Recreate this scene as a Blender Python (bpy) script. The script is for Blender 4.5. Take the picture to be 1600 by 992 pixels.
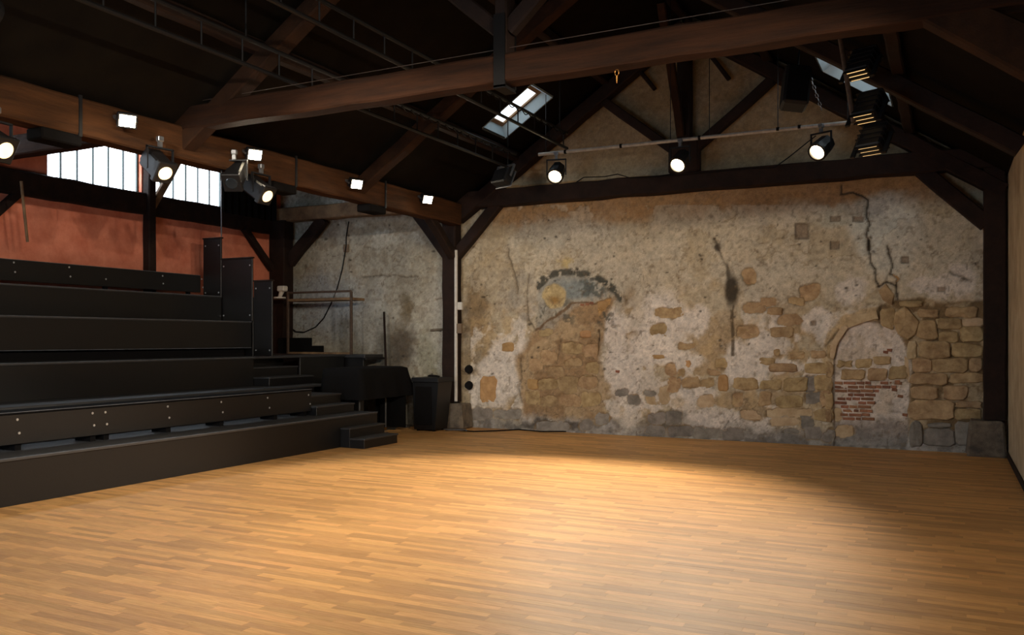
import bpy, bmesh, math, random
import numpy as np
from mathutils import Vector, Matrix

# ------------------------------------------------------------------ reset
for o in list(bpy.data.objects):
    bpy.data.objects.remove(o)
SC = bpy.context.scene
COL = SC.collection
R = math.radians
random.seed(7)

# ------------------------------------------------------------------ camera, world, exposure
F, HOR, YAW, HC = 1355.0, 530.0, R(26.65), 1.65
cam_d = bpy.data.cameras.new('camera')
cam_d.sensor_width = 36
cam_d.lens = F / 1600 * 36
cam_d.shift_y = (HOR - 496) / 1600
cam_d.clip_start = .05
cam = bpy.data.objects.new('camera', cam_d)
cam.location = (0, 0, HC)
cam.rotation_euler = (R(90), 0, YAW)
COL.objects.link(cam)
SC.camera = cam

w = bpy.data.worlds.new('world')
SC.world = w
w.use_nodes = True
w.node_tree.nodes['Background'].inputs[0].default_value = (.62, .78, 1, 1)
w.node_tree.nodes['Background'].inputs[1].default_value = 1.0

vs = SC.view_settings
vs.view_transform = 'Standard'
vs.look = 'None'
vs.gamma = 1
vs.use_curve_mapping = False
vs.exposure = 0.0

P_FLOOD = 22      # W, each halogen flood on the plate
P_BAR = 760       # W, each spot on the back bar
P_SIDE = 170      # W, the spots hung under the plate
P_ADDED = 600     # W, the two assumed spots on the near bars that light the end wall, and a third added one
P_RIGHT = 640     # W, the assumed floods along the right wall, out of the picture, aimed across the floor
E_WIN = 9.0       # radiance of the frosted window panes
E_SKY = 2.6       # radiance of the skylight panes
WARM = (1, .87, .70)

# ------------------------------------------------------------------ photograph geometry -> room coordinates
cy_, sy_ = math.cos(YAW), math.sin(YAW)
def ray(u, v):
    a = (u - 800) / F
    return (cy_ * a - sy_, sy_ * a + cy_, (HOR - v) / F)
def atY(u, v, Y):
    r = ray(u, v); t = Y / r[1]
    return Vector((t * r[0], Y, HC + t * r[2]))
def atX(u, v, X):
    r = ray(u, v); t = X / r[0]
    return Vector((X, t * r[1], HC + t * r[2]))
def atZ(u, v, Z):
    r = ray(u, v); t = (Z - HC) / r[2]
    return Vector((t * r[0], t * r[1], Z))

XL, XR, YB, YF = -12.6, .76, 14.2, -2.5      # room: left wall, right wall, back wall, wall behind the camera
XC = -3.85                                   # axis of the nave
def roof_z(x): return 7.05 - .67 * abs(x - XC)
def raft_z(x): return 6.65 - .67 * abs(x - XC)

# ------------------------------------------------------------------ helpers
def lin(r, g, b):
    f = lambda c: c / 12.92 if c <= .04045 else ((c + .055) / 1.055) ** 2.4
    return (f(r / 255), f(g / 255), f(b / 255))

def mat(name, col, rough=.7, metal=0, noise=None, scale=6, bump=0, bscale=40, emit=None, estr=0,
        stretch=None, rand=0, attr=None, island=False, spec=.5, coat=0, detail=6, hue=(.488, .506)):
    """procedural material: base colour, optional second colour through noise, optional per object variation"""
    m = bpy.data.materials.new(name)
    m.use_nodes = True
    nt = m.node_tree
    b = nt.nodes['Principled BSDF']
    b.inputs['Roughness'].default_value = rough
    b.inputs['Metallic'].default_value = metal
    b.inputs['Specular IOR Level'].default_value = spec
    if coat:
        b.inputs['Coat Weight'].default_value = coat
        b.inputs['Coat Roughness'].default_value = .25
    c4 = (*col, 1)
    out = None
    tc = nt.nodes.new('ShaderNodeTexCoord')
    vec = tc.outputs['Object']
    if stretch:
        mp = nt.nodes.new('ShaderNodeMapping')
        mp.inputs['Scale'].default_value = stretch
        nt.links.new(vec, mp.inputs[0]); vec = mp.outputs[0]
    if rand:
        oi = nt.nodes.new('ShaderNodeObjectInfo')
        ad = nt.nodes.new('ShaderNodeVectorMath'); ad.operation = 'ADD'
        ml = nt.nodes.new('ShaderNodeVectorMath'); ml.operation = 'SCALE'
        cb = nt.nodes.new('ShaderNodeCombineXYZ')
        for i in range(3): nt.links.new(oi.outputs['Random'], cb.inputs[i])
        ml.inputs['Scale'].default_value = 37
        nt.links.new(cb.outputs[0], ml.inputs[0])
        nt.links.new(vec, ad.inputs[0]); nt.links.new(ml.outputs[0], ad.inputs[1])
        vec = ad.outputs[0]
    src = None
    if attr:
        a = nt.nodes.new('ShaderNodeAttribute'); a.attribute_name = attr
        src = a.outputs['Color']
    if noise is not None:
        n = nt.nodes.new('ShaderNodeTexNoise')
        n.inputs['Scale'].default_value = scale
        n.inputs['Detail'].default_value = detail
        n.inputs['Roughness'].default_value = .65
        nt.links.new(vec, n.inputs['Vector'])
        rp = nt.nodes.new('ShaderNodeValToRGB')
        rp.color_ramp.elements[0].position = .33
        rp.color_ramp.elements[1].position = .67
        rp.color_ramp.elements[0].color = c4
        rp.color_ramp.elements[1].color = (*noise, 1)
        nt.links.new(n.outputs['Fac'], rp.inputs[0])
        if src is None:
            src = rp.outputs[0]
        else:
            mx = nt.nodes.new('ShaderNodeMix'); mx.data_type = 'RGBA'; mx.blend_type = 'MULTIPLY'
            mx.inputs[0].default_value = 1
            nt.links.new(src, mx.inputs[6]); nt.links.new(rp.outputs[0], mx.inputs[7])
            src = mx.outputs[2]
    if rand or island:
        if island:
            g = nt.nodes.new('ShaderNodeNewGeometry'); rnd = g.outputs['Random Per Island']; amt = island
        else:
            rnd = oi.outputs['Random']; amt = rand
        mr = nt.nodes.new('ShaderNodeMapRange')
        mr.inputs['To Min'].default_value = 1 - amt
        mr.inputs['To Max'].default_value = 1 + amt * .8
        nt.links.new(rnd, mr.inputs[0])
        hs = nt.nodes.new('ShaderNodeHueSaturation')
        nt.links.new(mr.outputs[0], hs.inputs['Value'])
        # a little hue drift that goes with the same number
        mh = nt.nodes.new('ShaderNodeMapRange')
        mh.inputs['To Min'].default_value = hue[0]
        mh.inputs['To Max'].default_value = hue[1]
        fr = nt.nodes.new('ShaderNodeMath'); fr.operation = 'FRACT'
        mm = nt.nodes.new('ShaderNodeMath'); mm.operation = 'MULTIPLY'; mm.inputs[1].default_value = 7.31
        nt.links.new(rnd, mm.inputs[0]); nt.links.new(mm.outputs[0], fr.inputs[0]); nt.links.new(fr.outputs[0], mh.inputs[0])
        nt.links.new(mh.outputs[0], hs.inputs['Hue'])
        if src is None: hs.inputs['Color'].default_value = c4
        else: nt.links.new(src, hs.inputs['Color'])
        src = hs.outputs[0]
    if src is None: b.inputs['Base Color'].default_value = c4
    else: nt.links.new(src, b.inputs['Base Color'])
    if bump:
        nb = nt.nodes.new('ShaderNodeTexNoise')
        nb.inputs['Scale'].default_value = bscale
        nb.inputs['Detail'].default_value = 8
        nb.inputs['Roughness'].default_value = .7
        nt.links.new(vec, nb.inputs['Vector'])
        bp = nt.nodes.new('ShaderNodeBump')
        bp.inputs['Strength'].default_value = bump
        bp.inputs['Distance'].default_value = .02
        nt.links.new(nb.outputs['Fac'], bp.inputs['Height'])
        nt.links.new(bp.outputs[0], b.inputs['Normal'])
    if emit:
        b.inputs['Emission Color'].default_value = (*emit, 1)
        b.inputs['Emission Strength'].default_value = estr
    return m

class MB:
    def __init__(s): s.v = []; s.f = []
    def add(s, vs, fs):
        o = len(s.v); s.v += [tuple(p) for p in vs]; s.f += [tuple(i + o for i in f) for f in fs]; return s
    def box(s, a, b, ch=0):
        x0, y0, z0 = (min(a[i], b[i]) for i in range(3)); x1, y1, z1 = (max(a[i], b[i]) for i in range(3))
        if ch <= 0:
            return s.add([(x0,y0,z0),(x1,y0,z0),(x1,y1,z0),(x0,y1,z0),(x0,y0,z1),(x1,y0,z1),(x1,y1,z1),(x0,y1,z1)],
                  [(3,2,1,0),(4,5,6,7),(0,1,5,4),(1,2,6,5),(2,3,7,6),(3,0,4,7)])
        bm = bmesh.new()
        vv = [bm.verts.new(p) for p in [(x0,y0,z0),(x1,y0,z0),(x1,y1,z0),(x0,y1,z0),(x0,y0,z1),(x1,y0,z1),(x1,y1,z1),(x0,y1,z1)]]
        for f in [(3,2,1,0),(4,5,6,7),(0,1,5,4),(1,2,6,5),(2,3,7,6),(3,0,4,7)]: bm.faces.new([vv[i] for i in f])
        bmesh.ops.bevel(bm, geom=bm.edges[:], offset=ch, segments=1, affect='EDGES')
        bm.verts.index_update()
        s.add([v.co[:] for v in bm.verts], [[v.index for v in f.verts] for f in bm.faces]); bm.free(); return s
    def cyl(s, p, q, r, n=10, r2=None, caps=True):
        p, q = Vector(p), Vector(q); r2 = r if r2 is None else r2
        d = (q - p).normalized(); a = d.orthogonal().normalized(); b = d.cross(a)
        V = []
        for c, rr in ((p, r), (q, r2)):
            for i in range(n):
                t = 2 * math.pi * i / n
                V.append(c + a * math.cos(t) * rr + b * math.sin(t) * rr)
        Fs = [(i, (i + 1) % n, n + (i + 1) % n, n + i) for i in range(n)]
        if caps: Fs += [tuple(reversed(range(n))), tuple(range(n, 2 * n))]
        return s.add(V, Fs)
    def tube(s, pts, r, n=6):
        pts = [Vector(p) for p in pts]; V = []; Fs = []
        for i, p in enumerate(pts):
            d = (pts[min(i + 1, len(pts) - 1)] - pts[max(i - 1, 0)])
            d = d.normalized() if d.length > 1e-6 else Vector((0, 0, 1))
            up = Vector((0, 0, 1)) if abs(d.z) < .9 else Vector((1, 0, 0))
            a = d.cross(up).normalized(); b = a.cross(d)
            V += [p + a * math.cos(2 * math.pi * k / n) * r + b * math.sin(2 * math.pi * k / n) * r for k in range(n)]
        for i in range(len(pts) - 1):
            Fs += [(i*n+k, i*n+(k+1)%n, (i+1)*n+(k+1)%n, (i+1)*n+k) for k in range(n)]
        Fs += [tuple(reversed(range(n))), tuple((len(pts)-1)*n+k for k in range(n))]
        return s.add(V, Fs)
    def timber(s, p, q, wd, ht, up=(0,0,1), jit=.006, seg=None, seed=0, ch=.018):
        """hewn beam from p to q (axis line), chamfered section, slightly uneven along its length"""
        rn = random.Random(seed); p, q = Vector(p), Vector(q); L = (q - p).length
        d = (q - p).normalized(); up = Vector(up)
        a = d.cross(up).normalized(); b = a.cross(d).normalized()
        seg = seg or max(2, int(L / .35)); hw, hh = wd / 2, ht / 2
        prof = [(-hw+ch,-hh),(hw-ch,-hh),(hw,-hh+ch),(hw,hh-ch),(hw-ch,hh),(-hw+ch,hh),(-hw,hh-ch),(-hw,-hh+ch)]
        V = []; Fs = []
        for i in range(seg + 1):
            c = p + (q - p) * i / seg; ox, oy = rn.uniform(-jit, jit), rn.uniform(-jit, jit)
            V += [c + a * (x + ox + rn.uniform(-jit, jit) * .5) + b * (y + oy + rn.uniform(-jit, jit) * .5) for x, y in prof]
        for i in range(seg):
            Fs += [(i*8+k, i*8+(k+1)%8, (i+1)*8+(k+1)%8, (i+1)*8+k) for k in range(8)]
        Fs += [tuple(reversed(range(8))), tuple(seg*8+k for k in range(8))]
        return s.add(V, Fs)
    def build(s, name, m, parent=None, smooth=False, local=False):
        off = Vector((0,0,0))
        if parent is not None and not local:
            off = parent.location.copy(); pp = parent.parent
            while pp is not None: off += pp.location; pp = pp.parent
        me = bpy.data.meshes.new(name)
        me.from_pydata([(x-off.x, y-off.y, z-off.z) for x, y, z in s.v], [], s.f)
        bm = bmesh.new(); bm.from_mesh(me); bmesh.ops.recalc_face_normals(bm, faces=bm.faces[:]); bm.to_mesh(me); bm.free()
        if smooth:
            for p_ in me.polygons: p_.use_smooth = True
        me.materials.append(m)
        o = bpy.data.objects.new(name, me); COL.objects.link(o)
        if parent is not None: o.parent = parent
        return o

def tag(o, label=None, cat=None, group=None, kind=None):
    if label: o['label'] = label
    if cat: o['category'] = cat
    if group: o['group'] = group
    if kind: o['kind'] = kind
    return o
def empty(name, loc=(0,0,0), rot=(0,0,0)):
    e = bpy.data.objects.new(name, None); e.location = loc; e.rotation_euler = rot
    e.empty_display_size = .1; COL.objects.link(e); return e
def child(name, me, parent, loc=(0,0,0), rot=(0,0,0)):
    o = bpy.data.objects.new(name, me); o.location = loc; o.rotation_euler = rot; o.parent = parent; COL.objects.link(o); return o
def copy_tree(o, parent=None):
    c = o.copy(); COL.objects.link(c); c.parent = parent
    for ch_ in list(o.children):
        copy_tree(ch_, c)
    return c
def spot_light(parent, power, angle, loc=(0,0,0), rot=(0,0,0), col=WARM, size=.06, blend=.6):
    d = bpy.data.lights.new('lamp_light', 'SPOT'); d.energy = power; d.color = col
    d.spot_size = R(angle); d.spot_blend = blend; d.shadow_soft_size = size
    o = bpy.data.objects.new('lamp_light', d); COL.objects.link(o); o.location = loc; o.rotation_euler = rot
    o.parent = parent; return o
def aim(direction):
    """euler that turns local +Y into direction, keeping local Z up"""
    return Vector(direction).to_track_quat('Y', 'Z').to_euler()

# ------------------------------------------------------------------ materials
M = {}
M['beam'] = mat('old_oak', spec=.15, col=lin(56, 34, 19), rough=.85, noise=lin(36, 22, 13), scale=3, bump=.5, bscale=26)
M['beam_x'] = mat('old_oak_grain_across', spec=.15, col=lin(57, 33, 18), rough=.85, noise=lin(34, 20, 12), scale=2.2, stretch=(.5, 5, 5), bump=.6, bscale=9)
M['beam_y'] = mat('old_oak_grain_along', spec=.15, col=lin(80, 50, 27), rough=.85, noise=lin(48, 30, 17), scale=2.2, stretch=(5, .5, 5), bump=.6, bscale=9)
M['beam_dark'] = mat('dark_stained_oak', spec=.2, col=lin(44, 29, 22), rough=.8, noise=lin(28, 19, 15), scale=4, bump=.4, bscale=24)
M['beam_pale'] = mat('weathered_oak', lin(140, 112, 80), .8, noise=lin(96, 72, 50), scale=5, bump=.5, bscale=24)
M['roof'] = mat('black_painted_boards', spec=.05, col=lin(25, 20, 14), rough=.98, noise=lin(19, 15, 11), scale=3, bump=.2)
M['black_wood'] = mat('black_painted_plywood', lin(15, 13, 13), .42, noise=lin(11, 10, 10), scale=9, bump=.08, bscale=60, spec=.5)
M['black_tread'] = mat('black_painted_tread', lin(34, 33, 34), .56, noise=lin(26, 25, 26), scale=7, bump=.05, bscale=60, spec=1.0)
M['edge'] = mat('grey_edge', lin(96, 100, 106), .4, noise=lin(66, 70, 76), scale=9)
M['felt'] = mat('black_felt', spec=.1, col=lin(18, 16, 16), rough=.95, noise=lin(14, 13, 13), scale=40)
M['black_metal'] = mat('black_metal', lin(24, 24, 26), .5, metal=.0, spec=.3, noise=lin(17, 17, 19), scale=20)
M['grey_metal'] = mat('grey_metal', lin(150, 152, 155), .35, metal=.8, noise=lin(120, 122, 126), scale=25)
M['pipe'] = mat('painted_pipe', lin(170, 164, 156), .4, metal=.2, noise=lin(140, 134, 126), scale=14)
M['rust'] = mat('brown_steel', lin(92, 74, 60), .55, metal=.3, noise=lin(66, 50, 40), scale=22)
M['brass'] = mat('brass', lin(190, 140, 70), .35, metal=.8, noise=lin(150, 104, 50), scale=30)
M['screw'] = mat('screw_head', lin(200, 205, 210), .3, metal=.7)
M['red'] = mat('red_ochre_plaster', lin(224, 138, 108), .85, noise=lin(198, 108, 80), scale=3.2, bump=.25, bscale=30)
M['plaster_r'] = mat('beige_plaster', lin(186, 166, 134), .9, noise=lin(150, 130, 100), scale=2.3, bump=.5, bscale=18)
M['plain'] = mat('grey_plaster', lin(120, 108, 92), .9, noise=lin(92, 82, 70), scale=2.5, bump=.3)
M['black_cloth'] = mat('black_cloth', spec=.15, col=lin(15, 13, 13), rough=.9, noise=lin(11, 10, 10), scale=14, bump=.2, bscale=30)
M['white_plastic'] = mat('white_plastic', lin(205, 200, 190), .5, noise=lin(190, 185, 175), scale=20)
M['pane'] = mat('frosted_pane', lin(225, 232, 240), .5, emit=(.78, .89, 1.0), estr=E_WIN, noise=lin(235, 240, 245), scale=8)
M['assumed_door_pane'] = mat('assumed_door_pane', lin(225, 232, 240), .5, emit=(.58, .78, 1.0), estr=8.0, noise=lin(235, 240, 245), scale=8)  # glowing panes of the assumed doors, added daylight for the seating
M['skypane'] = mat('skylight_pane', lin(225, 232, 240), .3, emit=(.80, .92, 1.0), estr=E_SKY, noise=lin(235, 240, 245), scale=8)
M['reveal'] = mat('pale_blue_paint', lin(170, 190, 198), .8, noise=lin(158, 178, 188), scale=5)
M['mullion'] = mat('dark_green_iron', lin(44, 62, 58), .6, noise=lin(34, 48, 46), scale=15)
M['halogen'] = mat('halogen_glass', (1, .9, .7), .3, emit=(1, .83, .55), estr=55)
M['lens'] = mat('lit_lens', (1, .9, .7), .2, emit=(1, .80, .48), estr=20)
M['lens_dim'] = mat('half_lit_lens', (1, .9, .7), .2, emit=(1, .68, .30), estr=2.2, noise=(.9, .7, .4), scale=12)
M['filament'] = mat('glowing_slit', (1, .8, .5), .3, emit=(1, .62, .25), estr=1.1)
M['lens_off'] = mat('unlit_lens', lin(40, 44, 48), .15, noise=lin(30, 34, 38), scale=10)
M['cable'] = mat('black_cable', spec=.15, col=lin(18, 16, 16), rough=.7, noise=lin(13, 12, 12), scale=30)
M['paper'] = mat('grey_paint', lin(120, 100, 80), .8, noise=lin(105, 88, 70), scale=12)
PARQ = dict(hue=(.497, .502), spec=.25, rough=.5, noise=lin(186, 134, 74), scale=5, stretch=(1.2, 22, 1), bump=.02, bscale=60)
M['strip'] = mat('oak_strip', lin(218, 167, 106), rand=.26, **PARQ)
M['strips'] = mat('oak_strips', lin(218, 167, 106), island=.26, **PARQ)
M['stone'] = mat('tan_sandstone', lin(186, 160, 118), .9, noise=lin(132, 106, 72), scale=6, bump=.9, bscale=14, rand=.13)
M['stone_grey'] = mat('grey_stone', lin(150, 142, 130), .9, noise=lin(112, 104, 94), scale=6, bump=.9, bscale=14, rand=.2)
M['stone_pale'] = mat('pale_limewashed_stone', lin(198, 176, 140), .9, noise=lin(166, 142, 106), scale=6, bump=.9, bscale=14, rand=.1)
M['stone_orange'] = mat('ochre_stone', lin(186, 148, 100), .9, noise=lin(154, 118, 74), scale=7, bump=.8, bscale=14, rand=.12)
M['brick'] = mat('old_red_brick', hue=(.503, .522), col= lin(156, 100, 78), rough=.9, noise=lin(122, 74, 58), scale=12, bump=.8, bscale=24, rand=.3)
M['wall_paint'] = mat('old_wall_surface', (1, 1, 1), .92, attr='tint', noise=(.72, .72, .72), scale=60, bump=.55, bscale=30, detail=8)
M['plinth'] = mat('plinth_stone', lin(122, 108, 90), .9, noise=lin(74, 66, 58), scale=7, bump=.9, bscale=14)

# ------------------------------------------------------------------ floor: oak strips laid along the back wall
floor = MB().box((XL - .3, YF, -.25), (XR + .3, YB + .3, -.012)).build('floor', M['plain'])
tag(floor, 'warm oak strip parquet floor of the hall', kind='structure')
def px_of(x, y, z):
    zc = -sy_ * x + cy_ * y
    return 800 + F * (cy_ * x + sy_ * y) / zc, HOR - F * (z - HC) / zc, zc
SW = .07
LENS = (.40, .48, .56, .64, .72)
rs = random.Random(11)
strips = []
y = .9
row = 0
while y < YB - .02:
    yw = min(SW, YB - y)
    x = -8.6 + rs.uniform(-.6, 0)
    while x < XR - .015:
        L = rs.choice(LENS)
        x1 = min(x + L, XR - .005)
        if x1 - x > .05: strips.append((x, y, x1 - x, yw))
        x += L
    y += SW
def strip_area(t):
    u, v, zc = px_of(t[0] + t[2] / 2, t[1] + t[3] / 2, 0)
    if zc < .5 or not (20 < u < 1580 and v < 985): return 0
    return t[2] / zc ** 3 if abs(min(abs(t[2] - l) for l in LENS)) < 1e-6 and t[3] > SW - 1e-6 else 0
order = sorted(range(len(strips)), key=lambda i: -strip_area(strips[i]))
near = set(order[:300])
def strip_mesh(mb, x0, y0, L, W, z=0.0):
    g, c = .0002, .0004
    a = [(x0+g, y0+g), (x0+L-g, y0+g), (x0+L-g, y0+W-g), (x0+g, y0+W-g)]
    b = [(x0+g+c, y0+g+c), (x0+L-g-c, y0+g+c), (x0+L-g-c, y0+W-g-c), (x0+g+c, y0+W-g-c)]
    V = [(px_, py_, -.011) for px_, py_ in a] + [(px_, py_, z-c) for px_, py_ in a] + [(px_, py_, z) for px_, py_ in b]
    Fs = [(8,9,10,11)] + [(i, (i+1)%4, 4+(i+1)%4, 4+i) for i in range(4)] + [(4+i, 4+(i+1)%4, 8+(i+1)%4, 8+i) for i in range(4)]
    mb.add(V, Fs)
sm = {}
for L in LENS:
    mb = MB(); strip_mesh(mb, 0, 0, L, SW)
    o = mb.build('parquet_strip', M['strip']); sm[L] = o.data; bpy.data.objects.remove(o)
for i in order[:300]:
    t = strips[i]; L = min(LENS, key=lambda l: abs(l - t[2]))
    child('parquet_strip', sm[L], floor, (t[0], t[1], rs.uniform(-.0004, .0004)))
mb = MB()
for i, t in enumerate(strips):
    if i not in near: strip_mesh(mb, *t, z=rs.uniform(-.0004, .0004))
tag(mb.build('parquet_strips', M['strips'], floor), kind='stuff')

# ------------------------------------------------------------------ back wall: plaster, stains, cracks as a relief grid; stones and bricks as pieces
rng = np.random.default_rng(3)
def vnoise(x, z, scale, seed):
    g = np.random.default_rng(seed).random((256, 256))
    xs, zs = x * scale + 50, z * scale + 50
    xi, zi = np.floor(xs).astype(int), np.floor(zs).astype(int)
    fx, fz = xs - xi, zs - zi
    fx, fz = fx * fx * (3 - 2 * fx), fz * fz * (3 - 2 * fz)
    a, b = g[xi % 256, zi % 256], g[(xi + 1) % 256, zi % 256]
    c, d = g[xi % 256, (zi + 1) % 256], g[(xi + 1) % 256, (zi + 1) % 256]
    return (a * (1 - fx) + b * fx) * (1 - fz) + (c * (1 - fx) + d * fx) * fz
def fbm(x, z, scale, seed, octv=5, gain=.55):
    t, a, s_ = 0, 1, 0
    for k in range(octv):
        t = t + a * vnoise(x, z, scale * 2 ** k, seed + k); s_ += a; a *= gain
    return t / s_
def sstep(a, b, x):
    t = np.clip((x - a) / (b - a), 0, 1); return t * t * (3 - 2 * t)

ST = .018
gx = np.arange(XL - .05, XR + .1, ST)
gz = np.arange(-.02, 7.1, ST)
GX, GZ = np.meshgrid(gx, gz, indexing='ij')
zc = -sy_ * GX + cy_ * YB
GU = 800 + F * (cy_ * GX + sy_ * YB) / zc
GV = HOR - F * (GZ - HC) / zc
n1, n2, n3 = fbm(GX, GZ, 1.1, 20), fbm(GX, GZ, 1.1, 40), fbm(GX, GZ, 5, 60)
n4, n5, n6 = fbm(GX, GZ, 2.2, 80), fbm(GX, GZ, 12, 100, 4), fbm(GX, GZ, .6, 120, 4)
wu, wv = fbm(GX, GZ, 3.5, 140, 5, .65) - .5, fbm(GX, GZ, 3.5, 160, 5, .65) - .5
U, V_ = GU + wu * 34, GV + wv * 34          # warped picture coordinates: ragged edges
U2, V2 = GU + wu * 12, GV + wv * 12
col = np.zeros(GX.shape + (3,))
hgt = np.zeros(GX.shape)
def put(mask, rgb, amt=1.0):
    m_ = np.clip(mask * amt, 0, 1)[..., None]
    col[:] = col * (1 - m_) + np.array(lin(*rgb)) * m_
def ell(cx, cy, rx, ry, soft=.25, uu=None, vv=None):
    uu = U if uu is None else uu; vv = V_ if vv is None else vv
    d = np.sqrt(((uu - cx) / rx) ** 2 + ((vv - cy) / ry) ** 2)
    return 1 - sstep(1 - soft, 1 + soft, d)
def dline(pts, uu, vv):
    best = np.full(GX.shape, 1e9)
    for (x0, y0), (x1, y1) in zip(pts[:-1], pts[1:]):
        dx, dy = x1 - x0, y1 - y0; t = np.clip(((uu - x0) * dx + (vv - y0) * dy) / (dx * dx + dy * dy), 0, 1)
        best = np.minimum(best, np.hypot(uu - x0 - t * dx, vv - y0 - t * dy))
    return best
def sdf(pts, uu, vv):
    ins = np.zeros(GX.shape, bool); n = len(pts)
    for i in range(n):
        (x0, y0), (x1, y1) = pts[i], pts[(i + 1) % n]
        if y0 == y1: continue
        c_ = ((y0 > vv) != (y1 > vv)) & (uu < (x1 - x0) * (vv - y0) / (y1 - y0) + x0)
        ins ^= c_
    d = dline(pts + [pts[0]], uu, vv)
    return np.where(ins, -d, d)
def poly(pts, soft=3, uu=None, vv=None):
    return 1 - sstep(-soft, soft, sdf(pts, U2 if uu is None else uu, V2 if vv is None else vv))

K = 1.0
# ground colour: greyish beige plaster, mottled
put(np.ones(GX.shape), (190, 174, 146))
put(sstep(.45, .62, n1), (184, 172, 152), .8)
put(sstep(.5, .66, n4), (208, 196, 174), .7)
put(sstep(.56, .72, n2), (158, 134, 98), .6)
put(sstep(.52, .7, n3), (168, 148, 116), .45)
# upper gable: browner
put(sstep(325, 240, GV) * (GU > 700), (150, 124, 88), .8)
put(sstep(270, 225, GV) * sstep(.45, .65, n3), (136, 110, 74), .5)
# ochre band that follows the tie beam, partly its shadow painted in
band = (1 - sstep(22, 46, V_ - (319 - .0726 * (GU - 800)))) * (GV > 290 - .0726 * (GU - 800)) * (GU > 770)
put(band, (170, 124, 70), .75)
# cool light zone round the crack, white-grey zones
put(ell(1385, 365, 55, 62), (206, 206, 194), .9)
put(ell(1470, 400, 50, 60, .5), (200, 190, 168), .6)
put(ell(1310, 335, 38, 20), (190, 186, 168), .7)
put(ell(890, 365, 80, 26, .5), (184, 178, 164), .6)
put(ell(930, 425, 60, 28, .4), (194, 182, 160), .7)
put(ell(1490, 330, 40, 60, .5), (176, 160, 128), .5)
# left edge stains by the conduit
put(ell(745, 480, 14, 46, .6), (124, 96, 58), .7)
put(ell(740, 560, 16, 60, .6), (118, 96, 62), .5)
put(ell(985, 465, 13, 22, .6), (122, 92, 52), .85)
put(ell(989, 530, 9, 55, .7, U2, V2), (128, 102, 58), .75)
put((1 - sstep(1, 4, np.abs(U2 - 989))) * (GV > 470) * (GV < 600) * sstep(.4, .6, n5), (66, 52, 32), .7)
# lower part: limewash patches over tan stone
low = sstep(430, 520, GV) * (GU > 735)
put(low * sstep(.44, .56, n4), (168, 138, 96), .7)
pl = fbm(GX, GZ, 2.6, 200)
put(low * sstep(.47, .53, pl), (218, 206, 190), .9)
put(low * sstep(.445, .465, pl) * (1 - sstep(.47, .485, pl)), (120, 98, 70), .5)      # broken plaster edges, their slight shadow painted in
up = (GU > 735) * (GV > 320) * (1 - low)
lay = fbm(GX, GZ, 1.9, 260)
put(up * sstep(.50, .515, lay), (206, 194, 172), .45)
put(up * sstep(.488, .498, lay) * (1 - sstep(.503, .512, lay)), (128, 108, 82), .45)  # dark rim painted as the shadow edge of each plaster layer
hgt += .006 * up * sstep(.495, .51, lay)
put(ell(816, 470, 22, 60, .4) * sstep(.4, .55, n4), (160, 150, 134), .7)
put(ell(811, 545, 4, 30, .3, U2, V2), (226, 218, 208), .95)
put(ell(770, 395, 30, 60, .6), (170, 148, 112), .5)
put(low * sstep(.55, .66, n3), (186, 160, 120), .5)
for c in [(815,540,10,34),(960,540,20,60),(975,590,28,42),(1040,500,36,40),(1020,540,40,30),(1090,500,22,22),(1060,560,40,18),
          (1215,505,18,17),(1275,500,16,18),(1185,545,26,22),(1170,580,40,12),(1230,575,46,10),(1090,612,30,13),(1010,635,26,7),
          (1110,655,50,11),(1190,660,30,12),(780,590,40,40),(790,560,20,30),(740,625,10,26),(1330,452,24,22),(1285,505,8,24),
          (1465,448,16,16),(1500,440,22,26),(1440,440,24,10),(985,625,16,18),(1150,560,20,26)]:
    put(ell(*c), (222, 210, 196), .92)
# rubble area under the broken plaster edge
rub = [(838,515),(900,480),(958,465),(946,500),(934,560),(932,620),(940,655),(820,655),(812,600),(806,560)]
rubm = poly(rub, 5)
put(rubm, (164, 134, 98))
put(rubm * sstep(.48, .6, n3), (140, 112, 80), .8)
put(rubm * sstep(.52, .62, n4), (184, 158, 122), .8)
hgt -= .022 * rubm
# remains of the painted arch
arc = [(842,446),(852,434),(870,427),(893,425),(915,428),(935,436),(955,450),(970,466)]
put(poly([(843,446),(868,430),(915,432),(948,455),(948,463),(898,478),(858,520),(838,512),(838,470)], 4), (150, 152, 146), .55)
put(ell(895, 452, 34, 18, .3), (128, 138, 138), .75)
put(ell(925, 452, 24, 15, .3) * sstep(.42, .52, n5), (88, 92, 86), .85)
put((1 - sstep(3.5, 8, dline(arc, U2, V2))) * sstep(.34, .46, n5), (62, 62, 54), .92)
put(ell(868, 486, 30, 18, .4) * sstep(.5, .6, n5), (84, 80, 68), .8)
put(ell(950, 495, 12, 25, .4) * sstep(.53, .6, n5), (80, 78, 66), .8)
put(ell(866, 463, 18, 20, .1, U2, V2), (196, 172, 124), 1)
put(ell(866, 469, 8, 7, .7, U2, V2), (150, 112, 58), .9)
hgt += .012 * ell(866, 463, 18, 20, .1, U2, V2)
put(ell(887, 411, 9, 10, .2), (190, 168, 118), .9)
put((1 - sstep(.8, 2.6, dline([(838,514),(868,497),(895,477),(925,474),(952,465)], U2, V2))), (112, 82, 50), .85)
put(poly([(932,472),(953,464),(950,474),(937,492),(934,484)], 1.5), (190, 146, 88), .95)
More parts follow.
